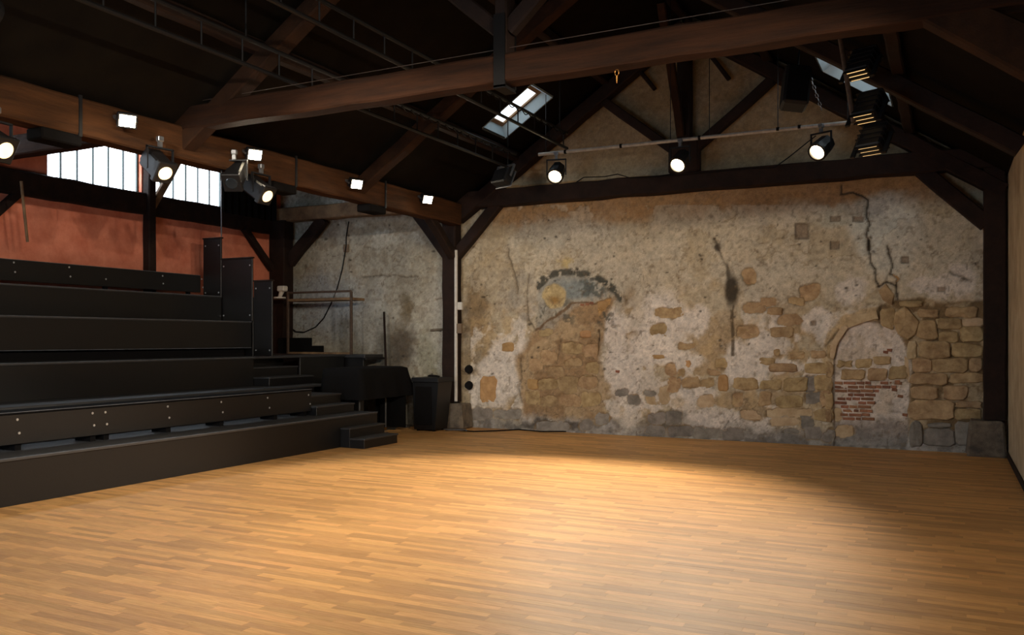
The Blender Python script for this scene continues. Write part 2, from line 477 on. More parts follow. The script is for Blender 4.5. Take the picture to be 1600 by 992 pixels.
# large soot stain
put(ell(1143, 455, 11, 25, .35, GU + wu * 10, GV + wv * 10), (52, 42, 28), .95)
put(ell(1138, 425, 3, 14, .5, U2, V2), (56, 44, 28), .8)
put((1 - sstep(1.5, 4, np.abs(GU + wu * 5 - 1145))) * (GV > 475) * (GV < 556) * sstep(.36, .5, n5), (76, 60, 38), .85)
put(ell(1122, 387, 4, 6, .5, U2, V2), (50, 40, 30), .9)
# blocked arch: smooth plaster inside, brick mortar
ARCH = [(1303,697),(1302,600),(1304,556),(1311,528),(1326,509),(1346,502),(1372,503),(1398,512),(1413,534),(1420,562),(1422,600),(1420,697)]
am = poly(ARCH, 1.5, GU + wu * 3, GV + wv * 3)
put(am, (216, 202, 188))
put(am * sstep(.5, .62, n3), (190, 172, 150), .7)
put(am * sstep(642, 668, V_), (150, 138, 128), .8)
put(am * sstep(655, 680, V_) * sstep(.4, .6, fbm(GX, GZ * 4, 3, 230)), (112, 100, 92), .7)
hgt -= .05 * poly(ARCH, 2.5, GU, GV)
ring = (1 - sstep(9, 13, dline([(1296,560),(1304,525),(1322,503),(1346,494),(1372,493)], U2, V2))) * (1 - am)
put(ring, (186, 158, 114), .8)
put((1 - sstep(.6, 2.2, np.abs(sdf(ARCH, GU + wu * 3, GV + wv * 3)))), (100, 78, 54), .55)
# right of the arch: bare masonry, mortar bed behind the stones
RM = [(1398,470),(1440,462),(1470,474),(1540,470),(1545,700),(1421,700),(1424,560),(1412,528),(1398,510),(1372,500),(1374,482)]
rm = poly(RM, 3)
put(rm, (126, 102, 70))
put(rm * sstep(.5, .6, n3), (182, 162, 130), .8)
hgt -= .03 * rm
BM = [(1040,585),(1100,575),(1150,560),(1210,560),(1300,540),(1302,700),(1000,700),(1000,640)]
bmm = poly(BM, 4)
hgt -= .010 * bmm
# greyer foot of the wall
foot = sstep(-34, -10, V_ - (671 + .0474 * (GU - 745))) * (GU > 730)
put(foot, (152, 146, 138), .85)
put(foot * sstep(.5, .62, n3), (112, 106, 100), .8)
put(foot * sstep(.54, .64, n4), (182, 174, 166), .85)
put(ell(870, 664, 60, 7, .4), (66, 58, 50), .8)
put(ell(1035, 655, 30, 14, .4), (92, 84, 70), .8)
# aisle part of the wall
ais = 1 - sstep(700, 706, GU)
put(ais, (180, 172, 154))
put(ais * sstep(.46, .62, n1), (164, 156, 138), .8)
put(ais * sstep(.5, .65, n4), (196, 190, 174), .7)
put(ais * sstep(.54, .66, n3), (150, 138, 118), .7)
put(ais * ell(500, 480, 60, 45, .6), (172, 182, 190), .75)  # bluish daylight painted into the grey plaster
put(ais * ell(575, 500, 36, 50, .6), (176, 176, 170), .6)
put(ais * ell(628, 545, 26, 36, .6), (70, 54, 38), .85)
put(ais * ell(632, 478, 12, 24, .5), (104, 86, 56), .8)
put(ais * ell(545, 540, 20, 40, .6), (96, 86, 66), .6)
put(ais * ell(600, 560, 20, 40, .6), (98, 92, 80), .6)
put(ais * ell(672, 545, 10, 40, .7), (110, 108, 62), .5)
put(ais * ell(686, 500, 20, 70, .5), (192, 186, 174), .5)
put(ais * (1 - sstep(4, 14, np.abs(V_ - (356 - .07 * (GU - 560))))) * (GU > 540), (150, 128, 98), .5)  # shadow of the tie beam, painted on as a darker band
# small chips and pock marks everywhere
chip = sstep(.66, .72, fbm(GX, GZ, 16, 300, 3)) * (GV > 300)
put(chip, (120, 102, 78), .42); hgt -= .005 * chip
def hair(scale, seed, wd): return 1 - sstep(wd * .4, wd, np.abs(fbm(GX, GZ, scale, seed, 4, .5) - .5))
hc = hair(1.6, 400, .006) * sstep(.46, .6, n2) + hair(2.6, 420, .007) * sstep(.48, .62, n1)
put(np.clip(hc, 0, 1) * (GV > 300), (86, 70, 52), .55); hgt -= .008 * np.clip(hc, 0, 1)
rr = random.Random(5)
for _ in range(110):
    cu, cv = rr.uniform(450, 1535), rr.uniform(335, 600); s_ = rr.uniform(.9, 1.9)
    sel = (np.abs(GU - cu) < 12) & (np.abs(GV - cv) < 12)
    d = np.hypot((GU - cu + wu * 8) / s_ / rr.uniform(.8, 1.8), (GV - cv + wv * 8) / s_)
    m_ = (1 - sstep(.6, 1.4, d)) * sel
    put(m_, (48, 38, 28), .8); hgt -= .01 * m_
# square pockets where timbers once sat
for cu, cv, a_, b_ in [(1253,361,10,12),(1305,342,8,4),(1341,343,8,4),(1304,383,7,6),(1414,405,6,5),(1271,505,3.5,3.5),(1470,452,6,4)]:
    m_ = 1 - sstep(.85, 1.15, np.maximum(np.abs(GU + wu * 4 - cu) / a_, np.abs(GV + wv * 4 - cv) / b_))
    put(m_, (132, 108, 86), .7); hgt -= .03 * m_
    e_ = (1 - sstep(.0, .22, np.abs(np.maximum(np.abs(GU + wu * 4 - cu) / a_, np.abs(GV + wv * 4 - cv) / b_) - 1)))
    put(e_, (70, 56, 44), .6)
# cracks
CR = [([(1314,288),(1315,302),(1333,299),(1346,306),(1356,313),(1354,340),(1358,352),(1352,368),(1356,374),(1357,388),(1361,412),(1367,420),(1369,438),(1373,448)], 1.8),
      ([(1356,374),(1357,390)], 4.0), ([(1386,384),(1394,415),(1391,427),(1404,434),(1400,446),(1402,468)], 1.8), ([(1373,448),(1385,440),(1400,446)], 1.8),
      ([(795,388),(793,398),(801,420),(806,440),(808,458)], 1.4), ([(826,430),(823,455),(826,500),(836,514)], 1.2), ([(1117,372),(1122,388),(1137,418)], 1.2),
      ([(812,560),(814,590),(808,606),(815,628)], 1.4), ([(934,515),(932,550)], 1.8), ([(1483,425),(1490,430),(1505,432),(1512,438)], 1.4),
      ([(1063,592),(1062,606)], 2.4), ([(876,530),(871,550),(868,565)], 1.3), ([(1292,540),(1300,530),(1310,516)], 1.5), ([(1377,480),(1374,500),(1378,512)], 1.6),
      ([(540,345),(542,352)], 1), ([(565,433),(600,430),(650,433)], 1.0), ([(680,467),(700,464)], 1.2)]
for pts, wd in CR:
    d = dline(pts, GU + wu * 7, GV + wv * 7)
    put(1 - sstep(wd * .35, wd, d), (44, 34, 26), .9 if wd > 1.6 else .5); hgt -= .04 * (1 - sstep(wd * .3, wd * .9, d))
    put(1 - sstep(wd, wd * 3.2, d), (118, 98, 74), .25)
STONES = []
def crop(ox, oy, sc, key, proud, boxes):
    for b in boxes: STONES.append(((ox + b[0] / sc, oy + b[1] / sc, ox + b[2] / sc, oy + b[3] / sc), key, proud))
# bare masonry right of the arch
crop(1400, 430, 3.675, 'stone', .038, [(22,146,150,182),(128,192,242,244),(290,180,466,244),(124,256,236,366),(244,318,352,388),(372,296,502,378),
     (240,248,380,314),(128,374,312,472),(322,392,494,470),(92,480,206,556),(212,474,418,556),(424,476,494,556),(86,562,302,630),(310,562,502,618),
     (90,640,246,714),(270,626,412,714),(76,724,332,834),(340,726,498,764),(342,768,498,834)])
crop(1400, 430, 3.675, 'stone_pale', .03, [(66,376,118,478),(382,248,504,292),(232,252,268,278)])
crop(1400, 430, 3.675, 'stone_grey', .03, [(80,846,150,984),(156,880,340,984),(184,850,320,876),(346,846,450,980),(456,860,500,990)])
# left jamb of the arch and the courses beside it
crop(1140, 480, 4.724, 'stone', .02, [(20,518,215,606),(226,532,386,612),(408,518,572,618),(630,490,756,612),(676,622,756,744),(620,756,756,836),
     (0,636,186,744),(218,630,306,726),(340,650,536,736),(300,420,500,484),(560,412,752,486),(222,370,334,424),(448,330,556,384),(602,318,712,372),
     (332,312,370,356),(308,142,474,224),(362,58,540,132),(54,146,204,222),(722,282,752,376),(282,0,392,60)])
crop(1140, 480, 4.724, 'stone_grey', .018, [(562,618,668,712),(566,504,624,610),(530,808,616,890),(560,892,664,970),(670,918,756,984),(406,896,510,930)])
crop(1140, 480, 4.724, 'stone_pale', .016, [(280,744,610,812),(70,770,232,830),(318,824,508,868)])
crop(1000, 540, 6.61, 'stone', .016, [(436,330,604,424),(612,338,748,430),(290,340,412,470),(256,190,376,312),(404,236,480,306),(940,490,1058,640),(780,118,904,220),(690,244,828,296)])
crop(1000, 540, 6.61, 'stone_orange', .018, [(812,314,904,476),(136,94,246,134),(476,156,520,214)])
crop(1000, 540, 6.61, 'stone_grey', .02, [(60,690,280,800),(56,816,240,924),(282,690,410,800),(282,836,560,940),(570,836,860,950),(870,850,1058,964),(50,462,158,516)])
crop(1000, 540, 6.61, 'stone_pale', .014, [(580,520,744,640),(190,400,296,590),(60,520,150,600)])
crop(1000, 380, 3.1, 'stone', .012, [(500,132,566,192),(772,196,866,270),(500,292,598,338),(588,268,662,302),(716,264,790,298),(668,350,790,398),(74,318,204,362),(58,392,130,444),(192,476,262,506),(470,404,568,462)])
# rubble under the broken plaster
crop(700, 380, 3.1, 'stone', .016, [(436,662,524,710),(532,652,620,722),(630,652,720,706),(546,484,650,536),(652,492,714,556),(566,562,640,612),(456,522,520,588),
     (660,582,726,636),(442,742,530,788),(540,734,640,788),(646,728,728,788),(482,602,560,642),(392,562,448,620),(440,416,500,446),(376,722,436,778)])
crop(700, 380, 3.1, 'stone_orange', .018, [(386,658,430,710),(640,424,690,454),(160,644,234,770),(262,484,316,526)])
crop(700, 380, 3.1, 'stone_grey', .016, [(108,798,214,856),(222,800,350,846),(706,824,776,880),(866,738,926,788),(806,704,870,742),(430,866,580,906),(640,860,700,906)])
# stones inside the blocked arch
crop(1290, 470, 4.51, 'stone', .02, [(80,416,184,470),(210,408,322,476),(106,482,276,556),(442,460,578,556),(300,470,436,562),(340,386,456,450)])
crop(1290, 470, 4.51, 'stone_pale', .016, [(54,760,104,846),(60,880,190,960)])
# jamb stones left of the arch in the same view
crop(1290, 470, 4.51, 'stone', .02, [(0,432,46,536),(0,545,46,636),(0,642,46,760),(0,768,46,850)])
crop(1290, 470, 4.51, 'stone_grey', .018, [(0,894,44,990)])
for i, (b, key, pr) in enumerate(STONES):
    if pr >= .0175 and key != 'stone_grey' or (b[0] > 1400): continue
    cx, cyy, a_, b_ = (b[0] + b[2]) / 2, (b[1] + b[3]) / 2, (b[2] - b[0]) / 2, (b[3] - b[1]) / 2
    d = ((np.abs(GU + wu * 16 - cx) / (a_ + .5)) ** 3 + (np.abs(GV + wv * 16 - cyy) / (b_ + .5)) ** 3) ** (1 / 3.)
    m_ = 1 - sstep(.92, 1.08, d)
    put(m_, (150, 124, 88), .9)
    put(sstep(.9, 1.05, d) * (1 - sstep(1.05, 1.2, d)), (150, 126, 96), .35)
    hgt = hgt - .034 * m_
# general relief
hgt += .030 * (n6 - .5) + .020 * (n4 - .5) + .014 * (n3 - .5) + .010 * (n5 - .5)
hgt += .014 * sstep(.5, .56, fbm(GX, GZ, 2.6, 200)) * low
n7 = fbm(GX, GZ, 18, 500, 3, .8)
col *= (1 + .75 * (n7 - .5) + .35 * (n3 - .5))[..., None]
col = np.clip(col * K, 0, .9)
nx, nz = GX.shape
verts = np.stack([GX, YB - hgt, GZ], -1).reshape(-1, 3)
idx = np.arange(nx * nz).reshape(nx, nz)
lim = np.where(GX < -8.35, 5.5, 7.12 - .67 * np.abs(GX - XC))
ok = (GZ[:-1, :-1] < lim[:-1, :-1])
quads = np.stack([idx[:-1, :-1], idx[1:, :-1], idx[1:, 1:], idx[:-1, 1:]], -1)[ok]
me = bpy.data.meshes.new('wall_back')
me.vertices.add(len(verts)); me.vertices.foreach_set('co', verts.ravel())
nq = len(quads)
me.loops.add(nq * 4); me.loops.foreach_set('vertex_index', quads.ravel().astype(np.int32))
me.polygons.add(nq); me.polygons.foreach_set('loop_start', np.arange(0, nq * 4, 4, dtype=np.int32))
me.update(calc_edges=True)
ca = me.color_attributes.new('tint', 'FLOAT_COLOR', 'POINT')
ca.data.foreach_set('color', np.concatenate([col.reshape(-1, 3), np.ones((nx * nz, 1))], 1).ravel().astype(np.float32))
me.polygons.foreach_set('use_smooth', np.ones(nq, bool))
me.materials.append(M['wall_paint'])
wall_back = bpy.data.objects.new('wall_back', me); COL.objects.link(wall_back)
tag(wall_back, 'old stained plaster and rubble stone end wall with cracks', kind='structure')
backing = MB().box((XL - .3, YB + .1, -.25), (XR + .3, YB + .35, 7.3)).build('wall_core', M['plain'], wall_back)

def wall_h(x, z):
    i = int(np.clip((x - gx[0]) / ST, 0, nx - 1)); j = int(np.clip((z - gz[0]) / ST, 0, nz - 1)); return hgt[i, j]
def stone(pts, key, proud=.02, seed=0, name='stone', sunk=False):
    """one weathered block from its outline on the wall (picture points), rounded edges, uneven face"""
    rn = random.Random(seed)
    P = [atY(u, v, YB) for u, v in pts]
    P = [Vector((p.x, p.z)) for p in P]
    c = sum(P, Vector((0, 0))) / len(P)
    O = []
    n = len(P)
    size = max((p - c).length for p in P)
    jt = .05 * size + (.014 if proud < .0175 else .004)
    for i in range(n):
        a, b = P[i], P[(i + 1) % n]
        for t in (((.07, .5, .93) if sunk else (.15, .5, .85)) if n < 5 else (.1, .9)):
            O.append(a + (b - a) * t + Vector((rn.uniform(-1, 1), rn.uniform(-1, 1))) * jt * (.6 if t != .5 else 1))
    k = len(O)
    base = wall_h(c.x, c.y)
    if sunk: proud = .020
    V, Fs = [], []
    for q in O: V.append((q.x, YB - base + .03, q.y))
    for q in O: V.append((q.x, YB - base - proud * .45 + rn.uniform(-.004, .004), q.y))
    for q in O:
        d = c - q; q2 = q + d.normalized() * min(.018, d.length * .25)
        V.append((q2.x, YB - base - proud + rn.uniform(-.008, .008), q2.y))
    V.append((c.x, YB - base - proud * 1.25, c.y))
    for r_ in (0, 1):
        Fs += [(r_*k+i, r_*k+(i+1)%k, (r_+1)*k+(i+1)%k, (r_+1)*k+i) for i in range(k)]
    Fs += [(2*k+i, 2*k+(i+1)%k, 3*k) for i in range(k)]
    o = MB().add(V, Fs).build(name, M[key], wall_back, smooth=False)
    return o
def quad(x0, y0, x1, y1, sk=0, seed=0, grow=0):
    rn = random.Random(seed * 13 + 1); j = lambda a: rn.uniform(-a, a)
    w_, h_ = (x1 - x0), (y1 - y0)
    x0 -= .6 + grow; x1 += .6 + grow; y0 -= .3 + grow; y1 += .3 + grow
    return [(x0 + j(.05 * w_), y0 + j(.08 * h_)), (x1 + j(.05 * w_), y0 + j(.08 * h_)), (x1 + j(.05 * w_), y1 + j(.08 * h_)), (x0 + j(.05 * w_), y1 + j(.08 * h_))]
for i, (b, key, pr) in enumerate(STONES):
    sunk = not (pr >= .0175 and key != 'stone_grey' or b[0] > 1400)
    stone(quad(*b, seed=i, grow=2.0 if sunk else 0), key, pr * random.Random(i).uniform(.8, 1.25), i, sunk=sunk)
# shaped stones: voussoirs and the tilted block over the arch
for i, (pts, key, pr) in enumerate([
    ([(1375,484),(1398,480),(1400,500),(1396,516),(1376,508)], 'stone', .03),
    ([(1400,486),(1416,478),(1437,502),(1432,520),(1418,533),(1404,522),(1397,505)], 'stone', .045),
    ([(1322,502),(1344,490),(1371,486),(1373,498),(1346,504),(1327,512)], 'stone_pale', .012),
    ([(1298,540),(1318,506),(1326,512),(1308,540),(1303,560),(1297,560)], 'stone_pale', .012),
    ([(1372,455),(1385,442),(1398,462),(1394,476),(1380,470)], 'stone', .02),
    ([(1395,428),(1402,424),(1411,430),(1408,442),(1398,440)], 'stone_orange', .02),
    ([(933,472),(952,465),(949,475),(938,490)], 'stone_orange', .012),
    ([(1412,556),(1420,560),(1424,585),(1421,600),(1414,590)], 'stone_pale', .02)]):
    stone(pts, key, pr, 500 + i)
# bricks in the blocked arch
bmesh_by = {}
def brick_mesh(wd, k):
    key = (round(wd, 2), k)
    if key not in bmesh_by:
        rn = random.Random(k); h_ = .043
        j = lambda: rn.uniform(-.004, .004)
        f_ = [(j(), j()), (wd + j(), j()), (wd + j(), h_ + j()), (j(), h_ + j())]
        V = [(x, .03, z) for x, z in f_] + [(x, -.008, z) for x, z in f_] + [(wd/2 + (x-wd/2)*.9, -.016 + j() * .8, h_/2 + (z-h_/2)*.8) for x, z in f_]
        o = MB().add(V, [(8,9,10,11)] + [(r_*4+i, r_*4+(i+1)%4, r_*4+4+(i+1)%4, r_*4+4+i) for r_ in (0, 1) for i in range(4)]).build('brick', M['brick'])
        bmesh_by[key] = o.data; bpy.data.objects.remove(o)
    return bmesh_by[key]
rb = random.Random(21)
ROWS = [(62,548),(62,500),(62,372),(62,376),(80,372),(58,355),(104,300),(118,325),(100,332),(118,368)]
for r_, (xa, xb) in enumerate(ROWS):
    vv = 470 + (568 + r_ * 28) / 4.51
    u0 = xa; first = True
    while u0 < xb - 14:
        wd = rb.choice((.075, .115, .15, .18))
        p = atY(1290 + u0 / 4.51, vv + 4.6, YB); 
        wpx = wd * 102 * 4.51
        if not (r_ in (0, 1) and 318 < u0 < 336) and not (r_ > 2 and rb.random() < .04) and u0 + wpx < xb + 26:
            child('brick', brick_mesh(wd, rb.randrange(3)), wall_back, (p.x, YB - wall_h(p.x + wd / 2, p.z + .02) + .006 - rb.uniform(0, .006), p.z), (0, rb.uniform(-.02, .02), 0))
        u0 += wpx + 9
for u_, v_ in ((1397, 598), (1393, 611), (1402, 621), (1409, 650), (1379, 552), (1385, 549)):
    p = atY(u_, v_, YB); child('brick', brick_mesh(.075, u_ % 3), wall_back, (p.x, YB - wall_h(p.x + .04, p.z + .02) + .004, p.z), (0, .1, 0))
for u_, v_ in ((906, 478), (914, 477), (921, 475), (962, 582)):
    p = atY(u_, v_, YB); child('brick', brick_mesh(.075, u_ % 3), wall_back, (p.x, YB - wall_h(p.x + .04, p.z + .02) + .002, p.z), (0, .05, 0))
#@@END_WALL@@
# ------------------------------------------------------------------ other walls, ceilings
def wall_with_holes(mb, x0, x1, ya, yb, za, zb, holes):
    ys = sorted(set([ya, yb] + [h[0] for h in holes] + [h[1] for h in holes]))
    for a, b in zip(ys[:-1], ys[1:]):
        hs = [h for h in holes if h[0] <= a + 1e-6 and h[1] >= b - 1e-6]
        if not hs: mb.box((x0, a, za), (x1, b, zb))
        else:
            mb.box((x0, a, za), (x1, b, hs[0][2])); mb.box((x0, a, hs[0][3]), (x1, b, zb))
WINS = [(8.88, 10.655), (10.86, 12.60), (5.35, 7.20), (3.10, 5.05)]  # the last two lie out of view, assumed for daylight on the seating
WZ0, WZ1 = 4.2, 5.3
mb = MB(); wall_with_holes(mb, XL - .25, XL, YF, YB, -.25, 5.7, [(a, b, WZ0, WZ1) for a, b in WINS])
wall_left = mb.build('wall_left', M['red'])
tag(wall_left, 'red ochre plastered side wall behind the black seating', kind='structure')
wall_right = MB().box((XR, YF, -.25), (XR + .25, YB + .1, 4.45)).build('wall_right', M['plaster_r'])
tag(wall_right, 'beige plastered side wall at the right edge', kind='structure')
MB().box((XL - .25, YF - .25, -.25), (XR + .25, YF, 7.3)).build('wall_front', M['plain'])['kind'] = 'structure'
bb = MB().box((XR - .022, YF, 0), (XR, YB - .12, .085), .006).build('baseboard_right', M['beam_dark'])
tag(bb, 'thin dark baseboard along the beige right wall', kind='structure')

def slab(mb, x0, x1, y0, y1, zf, t=.02):
    V = [(x0,y0,zf(x0)),(x1,y0,zf(x1)),(x1,y1,zf(x1)),(x0,y1,zf(x0))]
    V += [(x, y_, z + t) for x, y_, z in V]
    mb.add(V, [(0,1,2,3),(7,6,5,4),(0,4,5,1),(1,5,6,2),(2,6,7,3),(3,7,4,0)])
SKL = (-6.77, -5.89, 12.43, 13.23)
SKR = (-1.62, -.70, 12.4, 13.35)
SK_ADDED = [(-1.66, -.66, 2.6, 3.7), (-1.66, -.66, -.9, .2)]  # two unseen skylights, added to light the seating from above
mb = MB()
for (x0, x1, y0, y1), (xa, xb) in ((SKL, (-8.2, XC)), (SKR, (XC, XR + .2))):
    y_ = YF - .2
    for n0, n1_, n2_, n3_ in (sorted(SK_ADDED, key=lambda t: t[2]) if xb > 0 else []):
        slab(mb, xa, xb, y_, n2_, roof_z); slab(mb, xa, n0, n2_, n3_, roof_z); slab(mb, n1_, xb, n2_, n3_, roof_z); y_ = n3_
    slab(mb, xa, xb, y_, y0, roof_z); slab(mb, xa, xb, y1, YB + .3, roof_z)
    slab(mb, xa, x0, y0, y1, roof_z); slab(mb, x1, xb, y0, y1, roof_z)
ceiling = mb.build('ceiling', M['roof'])
tag(ceiling, 'black boarded pitched roof over the hall', kind='structure')
mb = MB(); slab(mb, XL - .2, -8.2, YF - .2, YB + .3, lambda x: 4.15 + (-8.2 - x) * .31)
mb.build('ceiling_aisle', M['roof'], ceiling)

# windows in the left wall
for k, (a, b) in enumerate(WINS):
    wn = empty('window_%d' % (k + 1), (XL - .12, a, WZ0)); wn['kind'] = 'structure'
    if k < 2: wn['label'] = ['row of narrow frosted panes above the red wall, nearer the frame edge', 'row of narrow frosted panes behind the hanging spotlight'][k]
    npane = 6 if k < 2 else 7
    mb = MB()
    mb.box((XL-.16, a, WZ0), (XL-.08, b, WZ0+.03)).box((XL-.16, a, WZ1-.04), (XL-.08, b, WZ1))
    mb.box((XL-.16, a, WZ0), (XL-.08, a+.03, WZ1)).box((XL-.16, b-.03, WZ0), (XL-.08, b, WZ1))
    mb.build('window_frame', M['mullion'], wn)
    wd = (b - a) / npane
    for i in range(npane):
        y0 = a + i * wd
        if i: MB().box((XL-.15, y0-.012, WZ0), (XL-.09, y0+.012, WZ1)).build('mullion', M['mullion'], wn)
        MB().box((XL-.125, y0+.012, WZ0+.03), (XL-.118, y0+wd-.012, WZ1-.04)).build('pane', M['pane'], wn)

# skylights: pale shaft through the roof, frame, pane
def skylight(n, rect, label, sgn):
    x0, x1, y0, y1 = rect
    nrm = Vector((-.67 * sgn, 0, 1)).normalized()
    dn = nrm * .17
    lo = [Vector((x, y_, roof_z(x))) for x, y_ in ((x0,y0),(x1,y0),(x1,y1),(x0,y1))]
    c = sum(lo, Vector()) / 4
    hi = [c + (p - c) * .84 + dn for p in lo]
    sk = empty('window_%d' % n, c); tag(sk, label, kind='structure')
    for i in range(4):
        a, b, d, e = lo[i], lo[(i+1)%4], hi[(i+1)%4], hi[i]
        t = nrm.cross(b - a).normalized() * .03
        if (a + b) / 2 != c and t.dot((a + b) / 2 - c) < 0: t = -t
        MB().add([a, b, d, e, a+t, b+t, d+t, e+t], [(0,1,2,3),(7,6,5,4),(0,4,5,1),(1,5,6,2),(2,6,7,3),(3,7,4,0)]).build('reveal', M['reveal'], sk)
    fr = MB()
    for i in range(4):
        a, b = hi[i], hi[(i+1)%4]
        q = c + dn
        ai, bi = a + (q - a) * .16, b + (q - b) * .16
        fr.add([a, b, bi, ai, a+nrm*.05, b+nrm*.05, bi+nrm*.05, ai+nrm*.05], [(0,1,2,3),(7,6,5,4),(0,4,5,1),(1,5,6,2),(2,6,7,3),(3,7,4,0)])
    fr.build('window_frame', M['beam_pale'], sk)
    V = [p + nrm * .03 for p in hi]; V += [p + nrm * .012 for p in V]
    MB().add(V, [(0,1,2,3),(7,6,5,4),(0,4,5,1),(1,5,6,2),(2,6,7,3),(3,7,4,0)]).build('pane', M['skypane'], sk)
skylight(5, SKL, 'bright skylight with pale blue reveals in the left roof slope', 1)
skylight(6, SKR, 'skylight in the right roof slope behind the lamp cluster', -1)
skylight(7, SK_ADDED[0], 'unseen added skylight in the right roof slope above the viewer', -1)
skylight(8, SK_ADDED[1], 'unseen added skylight in the right roof slope behind the viewer', -1)
# assumed glazed doors behind the viewer, their glowing panes added to light the seating
DX = (-8.2, -3.4)
gd = empty('assumed_door_1', (sum(DX) / 2, YF, 0)); tag(gd, 'assumed glazed double doors in the wall behind the viewer, added to light the seating', kind='structure')
mb = MB().box((DX[0] - .08, YF, 0), (DX[1] + .08, YF + .06, .12)).box((DX[0] - .08, YF, 2.6), (DX[1] + .08, YF + .06, 2.7))
mb.box((DX[0] - .08, YF, 0), (DX[0], YF + .06, 2.7)).box((DX[1], YF, 0), (DX[1] + .08, YF + .06, 2.7)).build('assumed_door_frame', M['mullion'], gd)
for i in range(6):
    x = DX[0] + i * (DX[1] - DX[0]) / 6; x1 = DX[0] + (i + 1) * (DX[1] - DX[0]) / 6
    if i: MB().box((x - .03, YF, .12), (x + .03, YF + .06, 2.6)).build('mullion', M['mullion'], gd)
    MB().box((x + .03, YF + .02, .12), (x1 - .03, YF + .03, 2.6)).build('pane', M['assumed_door_pane'], gd)

# ------------------------------------------------------------------ timber frame
def rafter(mb, xa, xb, Y, wd=.2, ht=.2, seed=0, lift=0):
    n = .67 / math.hypot(1, .67)
    off = ht / 2 / math.cos(math.atan(.67)) + lift
    mb.timber((xa, Y, raft_z(xa) + off), (xb, Y, raft_z(xb) + off), wd, ht, (0, 0, 1), seed=seed)
YN, YM, YT = 7.44, 10.8, 14.02
# near truss
tr = empty('roof_truss', (XC, YN, 4.1))
tag(tr, 'nearest roof truss, its long brown tie beam crossing the whole top of the picture', 'roof truss', 'roof trusses')
MB().timber((XL + .02, YN, 4.235), (XR - .02, YN, 4.235), .22, .27, seed=1, jit=.008).build('tie_beam', M['beam_x'], tr)
kp = MB().timber((-3.81, YN, 4.36), (-3.81, YN, 6.75), .13, .2, (0, 1, 0), seed=2).build('king_post', M['beam_dark'], tr)
mb = MB().box((-3.87, YN - .125, 4.05), (-3.75, YN - .105, 4.75)).box((-3.87, YN + .105, 4.05), (-3.75, YN + .125, 4.75)).box((-3.87, YN - .125, 4.04), (-3.75, YN + .125, 4.07))
mb.build('iron_strap', M['cable'], kp)
mb = MB(); rafter(mb, -8.2, XC, YN, seed=3); mb.build('rafter', M['beam'], tr)
mb = MB(); rafter(mb, XC, XR - .1, YN, seed=4); mb.build('rafter', M['beam'], tr)
MB().timber((-3.86, YN, 4.62), (-5.15, YN, 5.72), .13, .15, seed=5).build('strut', M['beam_dark'], tr)
MB().timber((-3.76, YN, 4.62), (-2.55, YN, 5.72), .13, .15, seed=6).build('strut', M['beam_dark'], tr)
MB().timber((-.12, YN, 4.22), (.66, YN, 3.62), .2, .25, seed=7).build('brace', M['beam'], tr)
# middle truss: principal rafters only
tr2 = empty('roof_truss', (XC, YM, 3.85))
tag(tr2, 'middle pair of sloping rafters rising from the plate beside the floodlight', 'roof truss', 'roof trusses')
mb = MB(); rafter(mb, -8.15, XC, YM, seed=13); mb.build('rafter', M['beam'], tr2)
mb = MB(); rafter(mb, XC, XR - .05, YM, seed=14); mb.build('rafter', M['beam_dark'], tr2)
# truss against the back wall
tr3 = empty('roof_truss', (XC, YT, 4.07))
tag(tr3, 'dark roof truss set against the old end wall with king post and struts', 'roof truss', 'roof trusses')
MB().timber((-8.2, YT, 4.22), (XR - .02, YT, 4.22), .26, .30, seed=21, jit=.01).build('tie_beam', M['beam_dark'], tr3)
MB().timber((XL + .05, YT, 4.22), (-8.2, YT, 4.22), .26, .28, seed=22, jit=.01).build('tie_beam', M['beam_pale'], tr3)
MB().timber((XC, YT - .02, 4.37), (XC, YT - .02, 6.75), .22, .2, (0, 1, 0), seed=23).build('king_post', M['beam_dark'], tr3)
MB().box((XC - .26, YT - .12, 4.36), (XC + .26, YT + .06, 4.92), .04).build('king_post_foot', M['beam_dark'], tr3)
mb = MB(); rafter(mb, -8.15, XC, YT - .02, .24, .22, seed=24); mb.build('rafter', M['beam_dark'], tr3)
mb = MB(); rafter(mb, XC, XR - .05, YT - .02, .24, .22, seed=25); mb.build('rafter', M['beam_dark'], tr3)
MB().timber((-4.0, YT - .02, 4.74), (-5.25, YT - .02, 5.72), .15, .15, seed=26).build('strut', M['beam_dark'], tr3)
MB().timber((-3.7, YT - .02, 4.74), (-2.45, YT - .02, 5.72), .15, .15, seed=27).build('strut', M['beam_dark'], tr3)
MB().timber((XC - .02, YT - .16, 4.98), (XC - .02, 12.75, 6.75), .12, .13, (1, 0, 0), seed=28).build('ridge_brace', M['beam'], tr3)
for i, (a, b) in enumerate((((997, 108), (1023, 139)), ((1112, 88), (1139, 124)))):
    p, q = atY(*a, YB - .16), atY(*b, YB - .16)
    MB().timber(p, q, .1, .07, seed=30 + i).build('wall_batten', M['beam_dark'], tr3)
# purlins and ridge
for i, (x, lab) in enumerate(((-6.9, 'dark lower purlin under the left roof slope'), (-5.2, 'dark upper purlin under the left roof slope'), (XC, 'dark ridge beam at the top of the roof'),
                       (-2.5, 'dark upper purlin under the right roof slope'), (-.5, 'dark lower purlin under the right roof slope'))):
    z = roof_z(x) - .085
    o = MB().timber((x, YF + .02, z), (x, YB - .02, z), .14, .15, seed=40 + i).build('roof_purlin', M['beam_dark'])
    tag(o, lab, 'beam', 'roof purlins')
